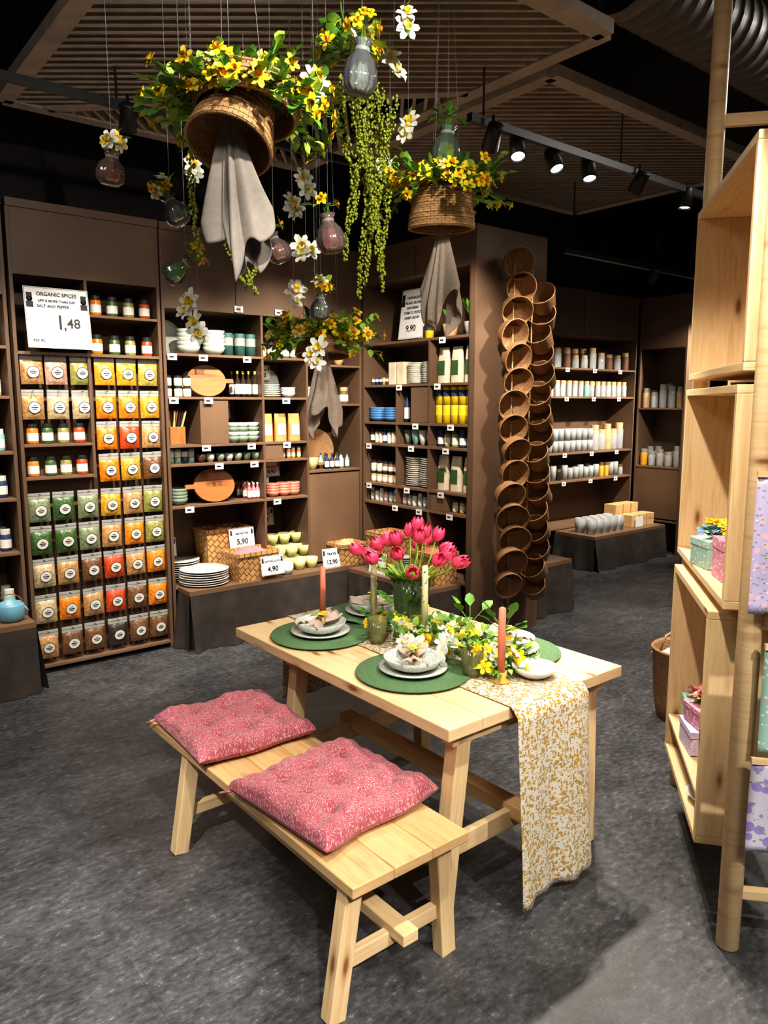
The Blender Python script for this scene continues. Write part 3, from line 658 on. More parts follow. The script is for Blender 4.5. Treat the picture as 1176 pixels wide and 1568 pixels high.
# ------------------------------------------------------------------ ceiling rafts, duct, rails
def raft(name,x0,x1,y0,y1,z,far):
    mb=MB(); w=x1-x0;d=y1-y0;b=.09
    for a,c in(((0,0),(w,0)),((w,0),(w,d)),((w,d),(0,d)),((0,d),(0,0))):
        mb.beam((a[0],a[1],0),(c[0],c[1],0),b,.06,SLAT)
    ux=Vector((math.cos(-ANG),math.sin(-ANG))); uy=Vector((-ux.y,ux.x))
    def clip(o,dr,inside):
        ts=[i*.02 for i in range(-200,201)]; run=[];out=[]
        for t in ts:
            p=o+dr*t
            if 0.03<p.x<w-.03 and .03<p.y<d-.03 and inside(p): run.append(p)
            elif run: out.append((run[0],run[-1])); run=[]
        if run: out.append((run[0],run[-1]))
        return out
    fc=Vector((w,d))
    def isfar(p): return (fc-p).dot(Vector((.7,.714)))<far
    c=Vector((w/2,d/2))
    for i in range(-45,46):
        for dr,off,ins in((ux,uy,lambda p:not isfar(p)),(uy,ux,isfar)):
            for a,e in clip(c+off*(i*.066),dr,ins):
                if (a-e).length>.08: mb.beam((a.x,a.y,.0),(e.x,e.y,0),.018,.045,SLAT)
    nrm=Vector((.7,.714)); tn=Vector((nrm.y,-nrm.x)); o=fc-nrm*far
    for a,e in clip(o,tn,lambda p:True): mb.beam((a.x,a.y,0),(e.x,e.y,0),.07,.06,SLAT)
    for (px,py) in((.1,.1),(w-.1,.1),(w-.1,d-.1),(.1,d-.1)): mb.tube([(px,py,.03),(px,py,4.3-z)],.005,BLACKM)
    mk(name,mb,(x0,y0,z))
raft('slatted_ceiling_raft',1.17,3.14,2.26,4.83,3.5,1.25)
raft('slatted_ceiling_raft',3.40,5.9,2.78,4.5,3.55,.0)
mb=MB(); L=7.0
prof=[]
for i in range(int(L/.1)): prof+= [(.2,i*.1),(.2,i*.1+.08),(.208,i*.1+.085),(.208,i*.1+.098)]
mb.lathe(prof,28,DUCT,Matrix.Rotation(PI/2,4,'Y'))
for i in range(4): mb.tube([(1+i*1.6,0,.2),(1+i*1.6,0,.45)],.008,BLACKM)
mk('ventilation_duct',mb,(3.3,2.30,3.84))
def rail(x0,x1,y,z):
    mb=MB(); L=x1-x0
    mb.box(0,L,-.018,.018,-.02,.02,BLACKM)
    for k in range(int(L/1.2)+1): mb.tube([(.1+k*1.2,0,.02),(.1+k*1.2,0,4.3-z)],.006,BLACKM)
    mk('lighting_track',mb,(x0,y,z))
rail(2.85,7.2,2.84,3.22); rail(-1.0,3.1,4.0,3.30); rail(-2.5,3.0,.9,3.30); rail(-2.5,2.0,-1.2,3.3); rail(5.0,9.0,3.9,3.0)
def spot(x,y,z,tx,ty,tz,e,ang=50,blend=.5,colr=(1,.91,.79),size=.04,rz=None):
    p=FR@Vector((x,y,z)); t=FR@Vector((tx,ty,tz)); q=(t-p).to_track_quat('-Z','Y')
    mb=MB(); mb.lathe([(.0001,.13),(.038,.13),(.04,.12),(.045,0),(.038,0),(.036,.012),(.0001,.012)],16,BLACKM)
    mb.lathe([(.0001,.010),(.034,.010)],16,LAMP)
    up=q.inverted()@Vector((0,0,(rz or z+.10)-z)); b=Vector((0,0,.07))
    mb.tube([b,b+up],.008,BLACKM)
    o=bpy.data.objects.new('track_spotlight',mesh_from('track_spotlight',mb)); bpy.context.scene.collection.objects.link(o)
    o.location=p; o.rotation_mode='QUATERNION'; o.rotation_quaternion=q
    l=bpy.data.lights.new('spot_lamp','SPOT'); l.energy=e; l.spot_size=math.radians(ang); l.spot_blend=blend; l.color=colr; l.shadow_soft_size=size
    lo=bpy.data.objects.new('spot_lamp',l); bpy.context.scene.collection.objects.link(lo); lo.parent=o; lo.location=(0,0,-.01)
COOL=(1,.95,.88)
spot(2.2,.9,3.18,2.1,2.3,.75,170,50,.5,COOL)
spot(.6,.9,3.18,1.5,2.5,.6,165,52,.5,COOL)
spot(-.6,.9,3.18,.1,2.6,0,440,40,.3,COOL)
spot(-1.6,.9,3.18,-.6,2.3,0,440,40,.3,COOL)
spot(1.3,.9,3.18,1.5,2.5,2.7,115,60,.7,COOL)
spot(1.6,-1.2,3.18,1.8,.9,0,290,38,.3,COOL)
spot(-.2,-1.2,3.18,.3,.9,0,400,38,.3,COOL)
spot(2.9,.9,3.18,3.3,2.0,.2,280,46,.4,COOL)
spot(1.1,.9,3.18,2.75,1.45,1.5,200,44,.6)  # extra spot added to brighten the pine stand
for x,e in((-.4,110),(.8,150),(1.55,180),(2.3,240)): spot(x,4.0,3.18,x+.25,5.2,1.15,e,72,.9)
spot(3.0,4.0,3.18,3.3,5.3,1.4,240,72,.9)
for x,tx,ty,tz,e in((3.0,4.0,4.6,1.5,260),(3.22,2.5,1.9,.8,95),(3.55,3.3,1.2,0,210),(3.85,3.3,2.0,.2,140),(4.9,4.6,3.0,0,200),(6.3,6.5,3.0,0,200)):
    spot(x,2.84,3.10,tx,ty,tz,e,60,.6)
spot(4.3,2.84,3.10,4.35,3.9,1.6,150,60,.7)
for x in(6.2,7.2,8.2): spot(x,3.9,2.88,x+.25,5.4,1.2,250,72,.8)
def panel(x,y,z,s,e):  # added area fill light, out of view, with a made-up housing
    mb=MB(); mb.box(-s/2,s/2,-s/2,s/2,.005,.05,BLACKM)
    mk('fill_light_panel',mb,(x,y,z))
    l=bpy.data.lights.new('area_fill','AREA'); l.energy=e; l.size=s*.95; l.color=(1,.94,.86)
    lo=bpy.data.objects.new('area_fill',l); bpy.context.scene.collection.objects.link(lo); lo.location=FR@Vector((x,y,z)); lo.rotation_euler=(0,0,ANG)
panel(.3,-1.5,3.9,1.2,85); panel(5.5,1.5,4.0,1.2,65); panel(-1.5,2.0,4.0,1.2,45)

# ------------------------------------------------------------------ table and bench
def table():
    mb=MB(); w=.97;l=1.455;h=.75;t=.045;nb=6
    for i in range(nb): mb.box(i*w/nb+.0006,(i+1)*w/nb-.0006,0,l,h-t,h,PINE)
    for y in(.07,1.075):
        mb.box(.06,w-.06,y-.03,y+.03,h-t-.05,h-t,PINE)
        mb.beam((.12,y,h-t),(.035,y,0),.065,.06,PINE,(0,1,0)); mb.beam((w-.14,y,h-t),(w-.115,y,0),.065,.06,PINE,(0,1,0))
        mb.beam((.05,y+.04,.24),(w-.10,y+.04,.24),.03,.075,PINE)
    mb.box(.42,.49,-.03,1.20,.245,.30,PINE2)
    return mk('dining_table',mb,(1.62,1.665,0),bevel=.004)
table()
def bench():
    mb=MB(); w=.462;l=1.47;h=.45;t=.035
    for i in range(3): mb.box(i*w/3+.0006,(i+1)*w/3-.0006,0,l,h-t,h,PINE2)
    for y in(.075,1.155):
        mb.box(.03,w-.03,y-.03,y+.03,h-t-.04,h-t,PINE)
        mb.beam((.05,y,h-t),(-.02,y,0),.06,.05,PINE,(0,1,0)); mb.beam((w-.06,y,h-t),(w-.03,y,0),.06,.05,PINE,(0,1,0))
        mb.beam((.0,y+.01,.16),(w-.04,y+.01,.16),.03,.05,PINE)
    mb.box(.19,.25,.0,1.23,.172,.212,PINE)
    mb.box(.11,.16,.10,1.13,h-t-.045,h-t-.001,PINE2)
    return mk('wooden_bench',mb,(1.15,1.56,0),bevel=.004)
bench()
def cushion(loc,rot,s,ph):
    mb=MB(); n=64; tf=[(a,b) for a in(-.5,0,.5) for b in(-.5,0,.5)]
    def f(u,v,sg):
        x=u*2-1;y=v*2-1
        e=max(0,(1-abs(x)**6)*(1-abs(y)**6)); H=.064*e**.40
        dep=0
        for i,(a,b) in enumerate(tf):
            d=math.hypot(x-a,y-b); dep+=.036*math.exp(-(d/.085)**2)+.012*math.exp(-(d/.22)**2)
        cr=.012*(math.exp(-((x-.0)/.06)**2)+math.exp(-((x-.5)/.06)**2)+math.exp(-((x+.5)/.06)**2)+math.exp(-((y)/.06)**2)+math.exp(-((y-.5)/.06)**2)+math.exp(-((y+.5)/.06)**2))
        cr*=(.6+.4*math.sin(11*x+ph)*math.sin(9*y+ph))
        H=max(.003*e,H-(dep+cr)*min(1,e*1.4))
        wob=(.007*math.sin(7*x+4*y+ph)+.006*math.sin(9*y-5*x+ph)+.006*math.sin(25*x+ph)*abs(y)**3+.006*math.sin(23*y+1)*abs(x)**3)*e**.3
        k=1+.035*math.sin(5*x+ph)*abs(y)**4
        px=x*s/2*(1-.06*(1-y*y)*abs(x)**3); py=y*s/2*k*(1-.06*(1-x*x)*abs(y)**3)
        zc=.030+.012*(x*x*y*y)
        if sg>0: return (px,py,zc+H+wob)
        return (px,py,max(.001,zc-.029*e**.3))
    uv=lambda u,v:(u*s,v*s)
    mb.grid(n,n,lambda u,v:f(u,v,1),CUSH,uv); mb.grid(n,n,lambda u,v:f(v,u,-1),CUSH,uv)
    for a,b in tf:
        mb.ball((a*s/2,b*s/2,.038),.006,K['pink'],8,.5)
    for sx in(-1,1):
        for k in(-1,1): mb.tube([(sx*s*.47,s*.47,.03),(sx*s*.47+k*.02,s*.47+.03,.02),(sx*s*.47+k*.03,s*.47+.05,.012)],.004,CUSH)
    mk('seat_cushion',mb,loc,rot)
cushion((1.39,1.985,.452),.09,.52,0); cushion((1.37,2.68,.452),-.05,.50,2)
# runner
mb=MB()
x0,x1=1.91,2.31
pts=[(3.135,.30),(3.133,.745),(3.118,.7545),(1.665,.7545),(1.645,.745),(1.630,.04)]
dense=[]
for i in range(len(pts)-1):
    a,b=Vector(pts[i]),Vector(pts[i+1]); L=(b-a).length; n=max(2,int(L/.025))
    for k in range(n): dense.append(a+(b-a)*k/n)
dense.append(Vector(pts[-1])); cum=[0]
for i in range(1,len(dense)): cum.append(cum[-1]+(dense[i]-dense[i-1]).length)
nn=len(dense)-1
def rf(u,v):
    i=min(nn,int(round(u*nn))); y,z=dense[i]
    if z<.74:
        k=(.75-z); s=-1 if y<2 else 1
        y+=s*(.02+ .05*k+.022*k*math.sin(v*9+1)+.01*k*math.sin(v*21+z*5)); xo=-.03*k*(1-v)*(1 if s<0 else 0)
    else: xo=0; z+=.0012*math.sin(v*12+y*9)
    return (x0+(x1-x0)*v+xo-2.1,y-2.4,z)
mb.grid(nn,22,rf,RUN,lambda u,v:(v*.4,cum[min(nn,int(round(u*nn)))]))
mk('table_runner',mb,(2.1,2.4,.001),solid=.002)

TZ=.7585
def setting(x,y,rot,mat=True):
    mb=MB(); mb.lathe([(.0001,0),(.225,0),(.227,.003),(.225,.006),(.0001,.006)],56,MATG); mk('round_placemat',mb,(x,y,TZ),rot)
    mb=MB(); mb.lathe([(.0001,0),(.08,0),(.135,.014),(.135,.019),(.085,.006),(.0001,.006)],44,SPECK); mk('speckled_plate',mb,(x,y,TZ+.007),rot)
    mb=MB(); mb.lathe([(.0001,0),(.06,0),(.10,.02),(.118,.05),(.113,.05),(.095,.024),(.05,.01),(.0001,.01)],44,SPECK); mk('speckled_bowl',mb,(x,y,TZ+.0145),rot)
    mb=MB()
    for s in(-1,1):
        def fn(u,v,s=s):
            w=.010+.048*math.sin(min(1,u*1.15)*PI*.62); a=(v-.5)*2
            return (s*(.006+u*.105),a*w+.006*math.sin(v*16)*u,.03+.022*u*(1-.35*a*a)+.008*math.sin(v*19+s)*u+.018*(1-abs(a))*(1-u*.5))
        mb.grid(14,18,fn,LINENB)
    mb.lathe([(.018,-.012),(.021,-.012),(.021,.012),(.018,.012),(.018,-.012)],18,PINE2,Matrix.Translation((0,0,.040))@Matrix.Rotation(PI/2,4,'Y'))
    for k in range(5): mb.flower((U(-.03,.03),U(-.03,.03),.068+U(0,.01)),(U(-.4,.4),U(-.4,.4),1),.016,PALEY if k%2 else YEL,YEL2,6,.3)
    for k in range(7): mb.leaf((0,0,.062),(U(-1,1),U(-1,1),.3),.05,.015,LEAF2)
    mk('linen_napkin',mb,(x,y,TZ+.024),rot+.4,solid=.002)
setting(1.862,2.76,0); setting(1.872,2.13,.5); setting(2.35,2.07,1.0); setting(2.26,2.885,2.2)

def tumbler(x,y,r,h,mat,inside=True):
    mb=MB(); rib=lambda a,z:1+.03*math.cos(a*14)
    mb.lathe([(.0001,0),(r*.72,0),(r*.8,h*.2),(r,h),(r*.93,h),(r*.72,h*.2),(.0001,h*.12)],42,mat,None,True,rib)
    if inside:
        mb.foliage((0,0,h),(r*.9,r*.9,.03),8,.05,.02,[LEAF1,LEAF2],[(5,.024,YEL,YEL2,5,.3,0)])
    mk('green_glass_tumbler',mb,(x,y,TZ))
tumbler(2.02,1.955,.045,.11,GAM); tumbler(1.99,2.505,.045,.11,GAM,False)
def candle(x,y,h,mat,pat=False,holder=None):
    mb=MB(); z0=.035
    if holder is None: holder=K['ochre']
    mb.lathe([(.0001,0),(.035,0),(.036,.006),(.018,.014),(.022,.04),(.017,.04),(.015,.034),(.0001,.034)],20,holder)
    mb.lathe([(.0001,z0),(.0150,z0),(.0135,z0+h),(.004,z0+h+.006),(.0001,z0+h+.006)],16,mat)
    mb.tube([(0,0,z0+h),(0,0,z0+h+.016)],.001,INK,4)
    if pat:
        for i in range(26):
            a=U(0,6.28);zz=z0+h*(i+.5)/26; c=Vector((.0138*math.cos(a),.0138*math.sin(a),zz))
            mb.leaf(c,(math.cos(a)*.2-math.sin(a)*.5,math.sin(a)*.2+math.cos(a)*.5,.8),.018,.009,ch([CPAT,LEAF2,YEL]),0)
    mk('taper_candle',mb,(x,y,TZ))
candle(2.14,2.72,.33,CWAX,True); candle(2.14,2.36,.31,CWAX,True); candle(2.06,1.84,.25,SWAX); candle(2.02,2.97,.22,SWAX)
put('small_bowl',2.205,1.80,TZ-.0005,lambda m:bowl(m,0,0,0,.088,.042,CERAM,36))
def tulips():
    mb=MB(); rib=lambda a,z:1+.035*math.cos(a*16)
    mb.lathe([(.0001,0),(.062,0),(.072,.02),(.078,.12),(.088,.25),(.084,.25),(.073,.12),(.066,.03),(.0001,.02)],64,GDK,None,True,rib)
    for i in range(24):
        a=i*2.4; rr=.235*math.sqrt((i+.5)/24); top=Vector((rr*math.cos(a),rr*math.sin(a),.375+.06*(1-rr/.23)+U(-.025,.04)))
        if rr>.15: top.z-=.05
        b=Vector((U(-.03,.03),U(-.03,.03),.03)); mid=Vector((top.x*.42,top.y*.42,.25))
        pts=[b,mid*.6+b*.4,mid,(mid+top)/2+Vector((top.x*.08,top.y*.08,.0)),top]
        mb.tube(pts,.0035,LEAF2,6)
        d=(top-pts[3]).normalized(); d=(d+Vector((top.x,top.y,0))*1.2).normalized()
        x=d.orthogonal().normalized();y=d.cross(x); H=.070;W=.030
        M=Matrix(((x.x,y.x,d.x,top.x),(x.y,y.y,d.y,top.y),(x.z,y.z,d.z,top.z),(0,0,0,1)))
        for k in range(6):
            a0=k*PI/3; ro=1 if k%2 else .86
            def fn(u,v,a0=a0,ro=ro):
                r=W*ro*(math.sin(PI*(.12+.72*v))**.75)*1.05; hw=(PI/3)*1.05*math.sin(PI*(.18+.80*v))**.7
                a=a0+(u-.5)*2*hw*.9; return (r*math.cos(a),r*math.sin(a),H*v*(1-.12*abs(u-.5)*2))
            vs=[];n1,n2=4,6
            for p in range(n1+1):
                for q in range(n2+1): vs.append(fn(p/n1,q/n2))
            fs=[(p*(n2+1)+q,(p+1)*(n2+1)+q,(p+1)*(n2+1)+q+1,p*(n2+1)+q+1) for p in range(n1) for q in range(n2)]
            mb.add(vs,fs,TUL,None,True,M)
    for i in range(26):
        a=U(0,6.28); mb.leaf((.04*math.cos(a),.04*math.sin(a),.20),(math.cos(a)*.8,math.sin(a)*.8,1),U(.14,.2),.035,ch([LEAF1,LEAF2]),.25)
    mk('tulip_vase',mb,(2.235,2.56,TZ))
tulips()
def garland():
    mb=MB()
    cs=[(0,-.48,.03),(0,-.40,.04),(.02,-.26,.05),(-.02,-.1,.06),(.03,.05,.05),(-.03,.16,.05),(.0,.30,.04),(-.08,-.02,.04),(.12,-.25,.05),(.14,-.02,.05),(.10,-.42,.04)]
    for c in cs:
        mb.foliage((c[0],c[1],c[2]),(.10,.10,.06),26,.065,.030,[LEAF1,LEAF2,LEAF1,LEAF3],
          [(7,.027,YEL,YEL2,5,.3,0),(1,.030,WPET,PALEY,6,.35,0)],.2)
    for c in((-.10,-.20,.07),(-.08,.02,.08),(.0,-.45,.07),(-.13,-.08,.05),(-.1,-.3,.05)):
        mb.foliage(c,(.05,.05,.04),2,.05,.02,[LEAF1],[(4,.046,WPET,PALEY,6,.3,0)],.2)
    for c in((.14,-.15,.1),(.17,-.32,.1),(.05,.2,.08)):
        for i in range(7):
            v=Vector((U(-1,1),U(-1,1),U(.3,1.2))).normalized(); mb.tube([c,Vector(c)+v*.10],.0015,LEAF1,4); mb.leaf(Vector(c)+v*.09,v,.08,.045,LEAF1,.1)
    for v in mb.v:
        if v.z<.002: v.z=.002
    mk('flower_garland',mb,(2.13,2.36,TZ))
garland()

# ------------------------------------------------------------------ hanging display (world metres)
RZ=3.47
def strings(mb,z,pts):
    for x,y,z0 in pts: mb.tube([(x,y,z0),(x*.4,y*.4,RZ-z)],.0009,STRING,4)
def ropeshell(mb,r0,r1,h,n,closed=True):
    """coiled straw wall, mouth (r0) at z=0, crown (r1) at z=h"""
    pr=[]
    if closed: pr+=[(.0001,h),(r1*.9,h)]
    m=n*4
    for i in range(m+1):
        t=1-i/m; pr.append((r0+(r1-r0)*t+.0045*abs(math.sin(PI*i/4)),h*t))
    pr+=[(r0*.94,-.002),(r0*.93,.004)]
    if closed: pr+=[(r1*.9,h*.93),(.0001,h*.95)]
    else: pr+=[(r1*.94,h),(r1,h)]
    mb.lathe(pr,48,ROPE)
def hang_basket(loc,r,h,tilt,rich,tdir,double,rad=(1.55,1.45,.62)):
    mb=MB()
    M=Matrix.Rotation(tdir,4,'Z')@Matrix.Rotation(tilt,4,'X')
    if double:
        mb.T=Matrix.Rotation(tdir,4,'Z')@Matrix.Rotation(tilt*.45,4,'X')@Matrix.Translation((.03,.03,h*.74))
        ropeshell(mb,r*1.18,r*1.28,.075,5)
        mb.T=M
        ropeshell(mb,r,r*.80,h,9)
    else:
        mb.T=M
        ropeshell(mb,r*1.08,r*1.04,h*.40,4,False)
        mb.T=M@Matrix.Translation((0,0,h*.36)); ropeshell(mb,r*1.0,r*.94,h*.64,6)
    mb.T=Matrix.Identity(4)
    top=M@Vector((0,0,h*1.02))
    nl,ny,nw=rich
    mb.foliage(top,(r*rad[0],r*rad[1],r*rad[2]),nl,.080,.034,[LEAF1,LEAF2,LEAF2,LEAF1,LEAF3],
        [(ny,.030,YEL,YEL2,6,.3,1),(ny//2,.024,YEL,YEL,5,.5,0),(ny//3,.024,PALEY,YEL,6,.3,0),(nw,.045,WPET,PALEY,6,.3,0)],.25,.10)
    for i in range(int(nl/8)):
        a=U(0,6.28); c=top+Vector((r*1.1*math.cos(a),r*1.1*math.sin(a),0))
        v=Vector((math.cos(a),math.sin(a),U(-.7,1.0))).normalized()
        mb.tube([c,c+v*.14],.0016,LEAF1,4)
        for k in range(7):
            mb.leaf(c+v*(.03+.018*k),v+Vector((U(-1,1),U(-1,1),U(-.5,.8))),.045,.03,ch([LEAF1,LEAF2]),.15)
        if i%2==0: mb.flower(c+v*.15,v,.026,YEL,YEL2,5,.4,1)
    strings(mb,loc[2],[(top.x+r*.6*math.cos(a),top.y+r*.6*math.sin(a),top.z) for a in(0,2.1,4.2)])
    mk('hanging_flower_basket',mb,loc,world=True)
def hang_cloth(loc,L,W,mat,ph,skew=0):
    mb=MB()
    def fn(u,v):
        a=v*2*PI; t=u
        k=.014+W*(t**.85)*(.52+.22*math.cos(2*a+ph)+.15*math.cos(5*a+ph*2+t*1.8)+.12*math.cos(9*a+ph+t*2.5))
        if t>.80: k*=1-(t-.80)*.9
        z=-L*t*(1-.30*t*(.5+.5*math.cos(2*a+ph))-.08*t*math.cos(5*a))
        return (k*math.cos(a)+skew*t*t,k*math.sin(a)*.8,z)
    mb.grid(34,120,fn,mat)
    mk('hanging_linen_napkin',mb,loc,world=True,solid=.002)
hang_basket((-.465,2.38,2.56),.130,.15,math.radians(-28),(360,110,2),-.35,True,(1.65,1.5,.85))
hang_cloth((-.465,2.40,2.66),.46,.13,LINEN,.6,.035)
hang_basket((.23,3.14,2.49),.122,.15,math.radians(4),(250,75,3),.0,False)
hang_cloth((.235,3.14,2.50),.40,.14,LINENH,2.0)
hang_basket((-.283,3.57,2.02),.120,.08,math.radians(-6),(260,75,4),.0,False,(1.9,1.5,.7))
hang_cloth((-.283,3.57,2.06),.40,.14,LINENH,3.6)
def hang_flower(x,y,z,r=.052,n=3):
    mb=MB()
    for k in range(n):
        mb.flower((U(-.02,.02),U(-.01,.01),.025*(k-1)+U(-.01,.01)),(U(-.9,.9),-1,U(-.3,.7)),r*U(.75,1.0),WPET,YEL if k else PALEY,6,.5,1)
    mb.leaf((0,0,.0),(U(-1,1),0,-.5),.05,.015,LEAF2); mb.leaf((0,0,.03),(U(-1,1),0,.8),.06,.014,LEAF2)
    mb.tube([(0,0,0),(0,0,RZ-z)],.0008,STRING,4)
    mk('hanging_white_blossom',mb,(x,y,z),world=True)
for f in[(-.244,2.784,2.893),(.072,2.817,3.117),(.037,3.01,3.056),(.097,3.19,2.901),(.024,3.269,2.751),(-.772,3.167,2.746),(-.342,3.369,2.74),
 (-.417,3.561,2.673),(-.323,3.223,2.431),(-.811,3.19,2.201),(-.763,3.176,2.102),(-.292,3.262,2.002),(-.396,3.403,2.278)]: hang_flower(*f)
def hang_vase(x,y,z,r,h,mat,tilt,fl,td=0):
    mb=MB(); M=Matrix.Rotation(td,4,'Z')@Matrix.Rotation(tilt,4,'Y'); mb.T=M
    rib=lambda a,zz:1+.03*math.cos(a*12)
    pr=[(.0001,-h*.5),(r*.6,-h*.5),(r*.95,-h*.35),(r,-h*.15),(r*.85,h*.1),(r*.42,h*.3),(r*.38,h*.38),(r*.6,h*.5),(r*.55,h*.5),(r*.33,h*.37),(r*.36,h*.3),(r*.78,h*.08),(r*.93,-h*.15),(r*.88,-h*.34),(r*.55,-h*.46),(.0001,-h*.46)]
    mb.lathe(pr,48,mat,None,True,rib)
    mb.lathe([(r*.43,h*.30),(r*.45,h*.335),(r*.43,h*.37)],20,STRING)
    nl,ny,nw=fl
    mb.foliage((0,0,h*.72),(r*.9,r*.9,h*.35),nl,.06,.024,[LEAF1,LEAF2],[(ny,.026,YEL,YEL2,5,.3,1),(nw,.035,WPET,PALEY,6,.3,1)],.2)
    for i in range(5): mb.tube([(U(-.02,.02),U(-.02,.02),-h*.35),(U(-.01,.01),U(-.01,.01),h*.7)],.0018,LEAF1,4)
    mb.T=Matrix.Identity(4)
    t=M@Vector((0,0,h*.34)); mb.tube([t,(t.x,t.y,RZ-z)],.0008,STRING,4)
    mk('hanging_glass_vase',mb,(x,y,z),world=True)
hang_vase(-.078,2.685,2.905,.058,.17,GCL,.1,(10,8,2))
hang_vase(.24,3.071,2.782,.058,.15,GGR,.1,(24,0,0))
hang_vase(-.945,2.743,2.606,.048,.11,GPK,.15,(4,4,3))
hang_vase(-.779,2.932,2.514,.048,.11,GCL,-.5,(8,6,2))
hang_vase(-.794,3.004,2.312,.046,.12,GGR,.9,(8,7,0))
hang_vase(-.411,3.016,2.395,.046,.11,GPK,-.4,(4,6,0))
hang_vase(-.202,2.919,2.427,.054,.14,GPK,-.15,(8,2,0))
hang_vase(-.273,3.292,2.208,.042,.11,GCL,.1,(10,8,2))
def vine(mb,p,L,r=.013,sway=.03):
    n=int(L/.0028); ph=R()*6
    for i in range(n):
        t=i/n; c=Vector(p)+Vector((sway*math.sin(t*4+ph),sway*.6*math.cos(t*3+ph),-L*t))
        rr=r*(1-.6*t)*(1+.3*math.sin(i*.22))
        a=U(0,6.28); q=c+Vector((rr*math.cos(a),rr*math.sin(a),U(-.004,.004))); s=U(.004,.0072)
        vs=[q+Vector(d)*s for d in((1,0,0),(0,1,0),(-1,0,0),(0,-1,0),(0,0,1.2),(0,0,-1.2))]
        mb.add(vs,[(0,1,4),(1,2,4),(2,3,4),(3,0,4),(1,0,5),(2,1,5),(3,2,5),(0,3,5)],AMAR,None,True)
mb=MB()
mb.foliage((-.05,-.02,.12),(.12,.10,.13),110,.085,.04,[LEAF1,LEAF2,LEAF1],[(18,.030,YEL,YEL2,6,.3,1)],.2)
for dx,dy,z0,L in((-.03,0,.02,.62),(.0,.03,.0,.68),(.03,-.02,.03,.60),(.06,.01,.04,.54),(-.05,.02,.0,.45),(.09,.02,0,.34),(.02,.05,.05,.78),(-.06,0,.06,.3),(.05,.04,.02,.72),(.01,-.01,.02,.5),(.07,.05,.0,.62)): vine(mb,(dx,dy,z0),L,.016)
mb.tube([(-.06,-.02,.1),(-.06,-.02,RZ-2.93)],.0008,STRING,4)
mk('hanging_amaranth_garland',mb,(-.085,2.95,2.93),world=True)
mb=MB(); vine(mb,(0,0,0),.42,.014,.012); vine(mb,(.17,.02,-.28),.26,.012); vine(mb,(.20,.0,-.30),.22,.010); vine(mb,(.13,0,-.29),.24,.010); vine(mb,(.15,.03,-.26),.20,.010)
mb.tube([(.17,.02,-.32),(.17,.02,.3)],.0008,STRING,4); mb.tube([(0,0,-.02),(0,0,RZ-2.72)],.0008,STRING,4)
mk('hanging_amaranth_garland',mb,(-.64,2.68,2.72),world=True)

# ------------------------------------------------------------------ basket chains on the column
def bowlb(m,c,r,h,n):
    n=Vector(n).normalized(); x=n.orthogonal().normalized();y=n.cross(x)
    M=Matrix(((x.x,y.x,n.x,c[0]),(x.y,y.y,n.y,c[1]),(x.z,y.z,n.z,c[2]),(0,0,0,1)))
    m.lathe([(.0001,-h),(r*.74,-h),(r*.82,-h*.9),(r*1.0,0),(r*1.03,.006),(r*.97,.008),(r*.94,0),(r*.76,-h*.88),(.0001,-h*.93)],26,WICK,M)
mb=MB()
for i in range(15):
    z=2.78-i*.166; bowlb(mb,(-.02+.03*math.sin(i*1.7),-.03,z),U(.108,.126),.09,(-.34+U(-.2,.2),-.88,-.28+U(-.28,.15)))
for i in range(16):
    z=2.60-i*.145; bowlb(mb,(.245+.02*math.sin(i*2.1),-.01,z),U(.095,.112),.15,(-.74+U(-.1,.1),-.30+U(-.12,.12),.55+U(-.15,.12)))
mb.tube([(0.0,.03,2.9),(.0,.03,.3)],.006,ROPE); mb.tube([(.2,.03,2.8),(.2,.03,.4)],.006,ROPE); mb.tube([(.06,.10,3.0),(.0,.03,2.9),(.2,.03,2.8)],.005,ROPE)
mk('hanging_basket_garland',mb,(4.21,3.69,0))

# ------------------------------------------------------------------ right-hand pine display stand
RA=math.atan2(.974,.227)
def loc_(x,y,z): 
    return (1.151+math.cos(RA)*x-math.sin(RA)*y,2.287+math.sin(RA)*x+math.cos(RA)*y,z)
mb=MB()
def pole(x,y,z1): mb.lathe([(.0001,0),(.030,0),(.036,.006),(.036,z1),(.0001,z1)],24,PINE,Matrix.Translation((x,y,0)))
pole(0,0,3.3); pole(1.116,0,3.5); pole(.02,-.42,3.3); pole(1.13,-.42,3.3)
def crate(x0,x1,y0,y1,z0,z1,t=.028,back=True):
    mb.box(x0,x1,y0,y1,z0,z0+t,PINE); mb.box(x0,x1,y0,y1,z1-t,z1,PINE)
    mb.box(x0,x0+t,y0,y1,z0+t,z1-t,PINE); mb.box(x1-t,x1,y0,y1,z0+t,z1-t,PINE)
    if back:
        h=(z1-z0-2*t)/3
        for k in range(3): mb.box(x0+t,x1-t,y0,y0+.012,z0+t+k*h,z0+t+(k+1)*h-.002,PINE2)
crate(.045,1.07,-.24,.06,1.90,2.60); crate(.06,1.05,-.24,.07,1.14,1.86); crate(.18,.97,-.24,.09,.25,1.10)
mb.box(.21,.94,-.22,.085,.40,.42,PINE)
mb.beam((0,-.42,2.9),(1.13,-.42,2.9),.03,.05,PINE); mb.beam((1.116,0,2.98),(1.13,-.42,2.98),.03,.05,PINE); mb.beam((0,0,1.88),(.02,-.42,1.88),.03,.035,PINE)
mb.beam((0,0,1.12),(.02,-.42,1.12),.03,.035,PINE); mb.beam((0,0,.2),(.02,-.42,.2),.03,.035,PINE)
mk('pine_display_stand',mb,(1.151,2.287,0),RA,world=True,bevel=.003)
def rput(name,x,y,z,fn,rot=0,bevel=0,solid=0):
    m=MB(); fn(m); return mk(name,m,loc_(x,y,z+.001),RA+rot,world=True,bevel=bevel,solid=solid)
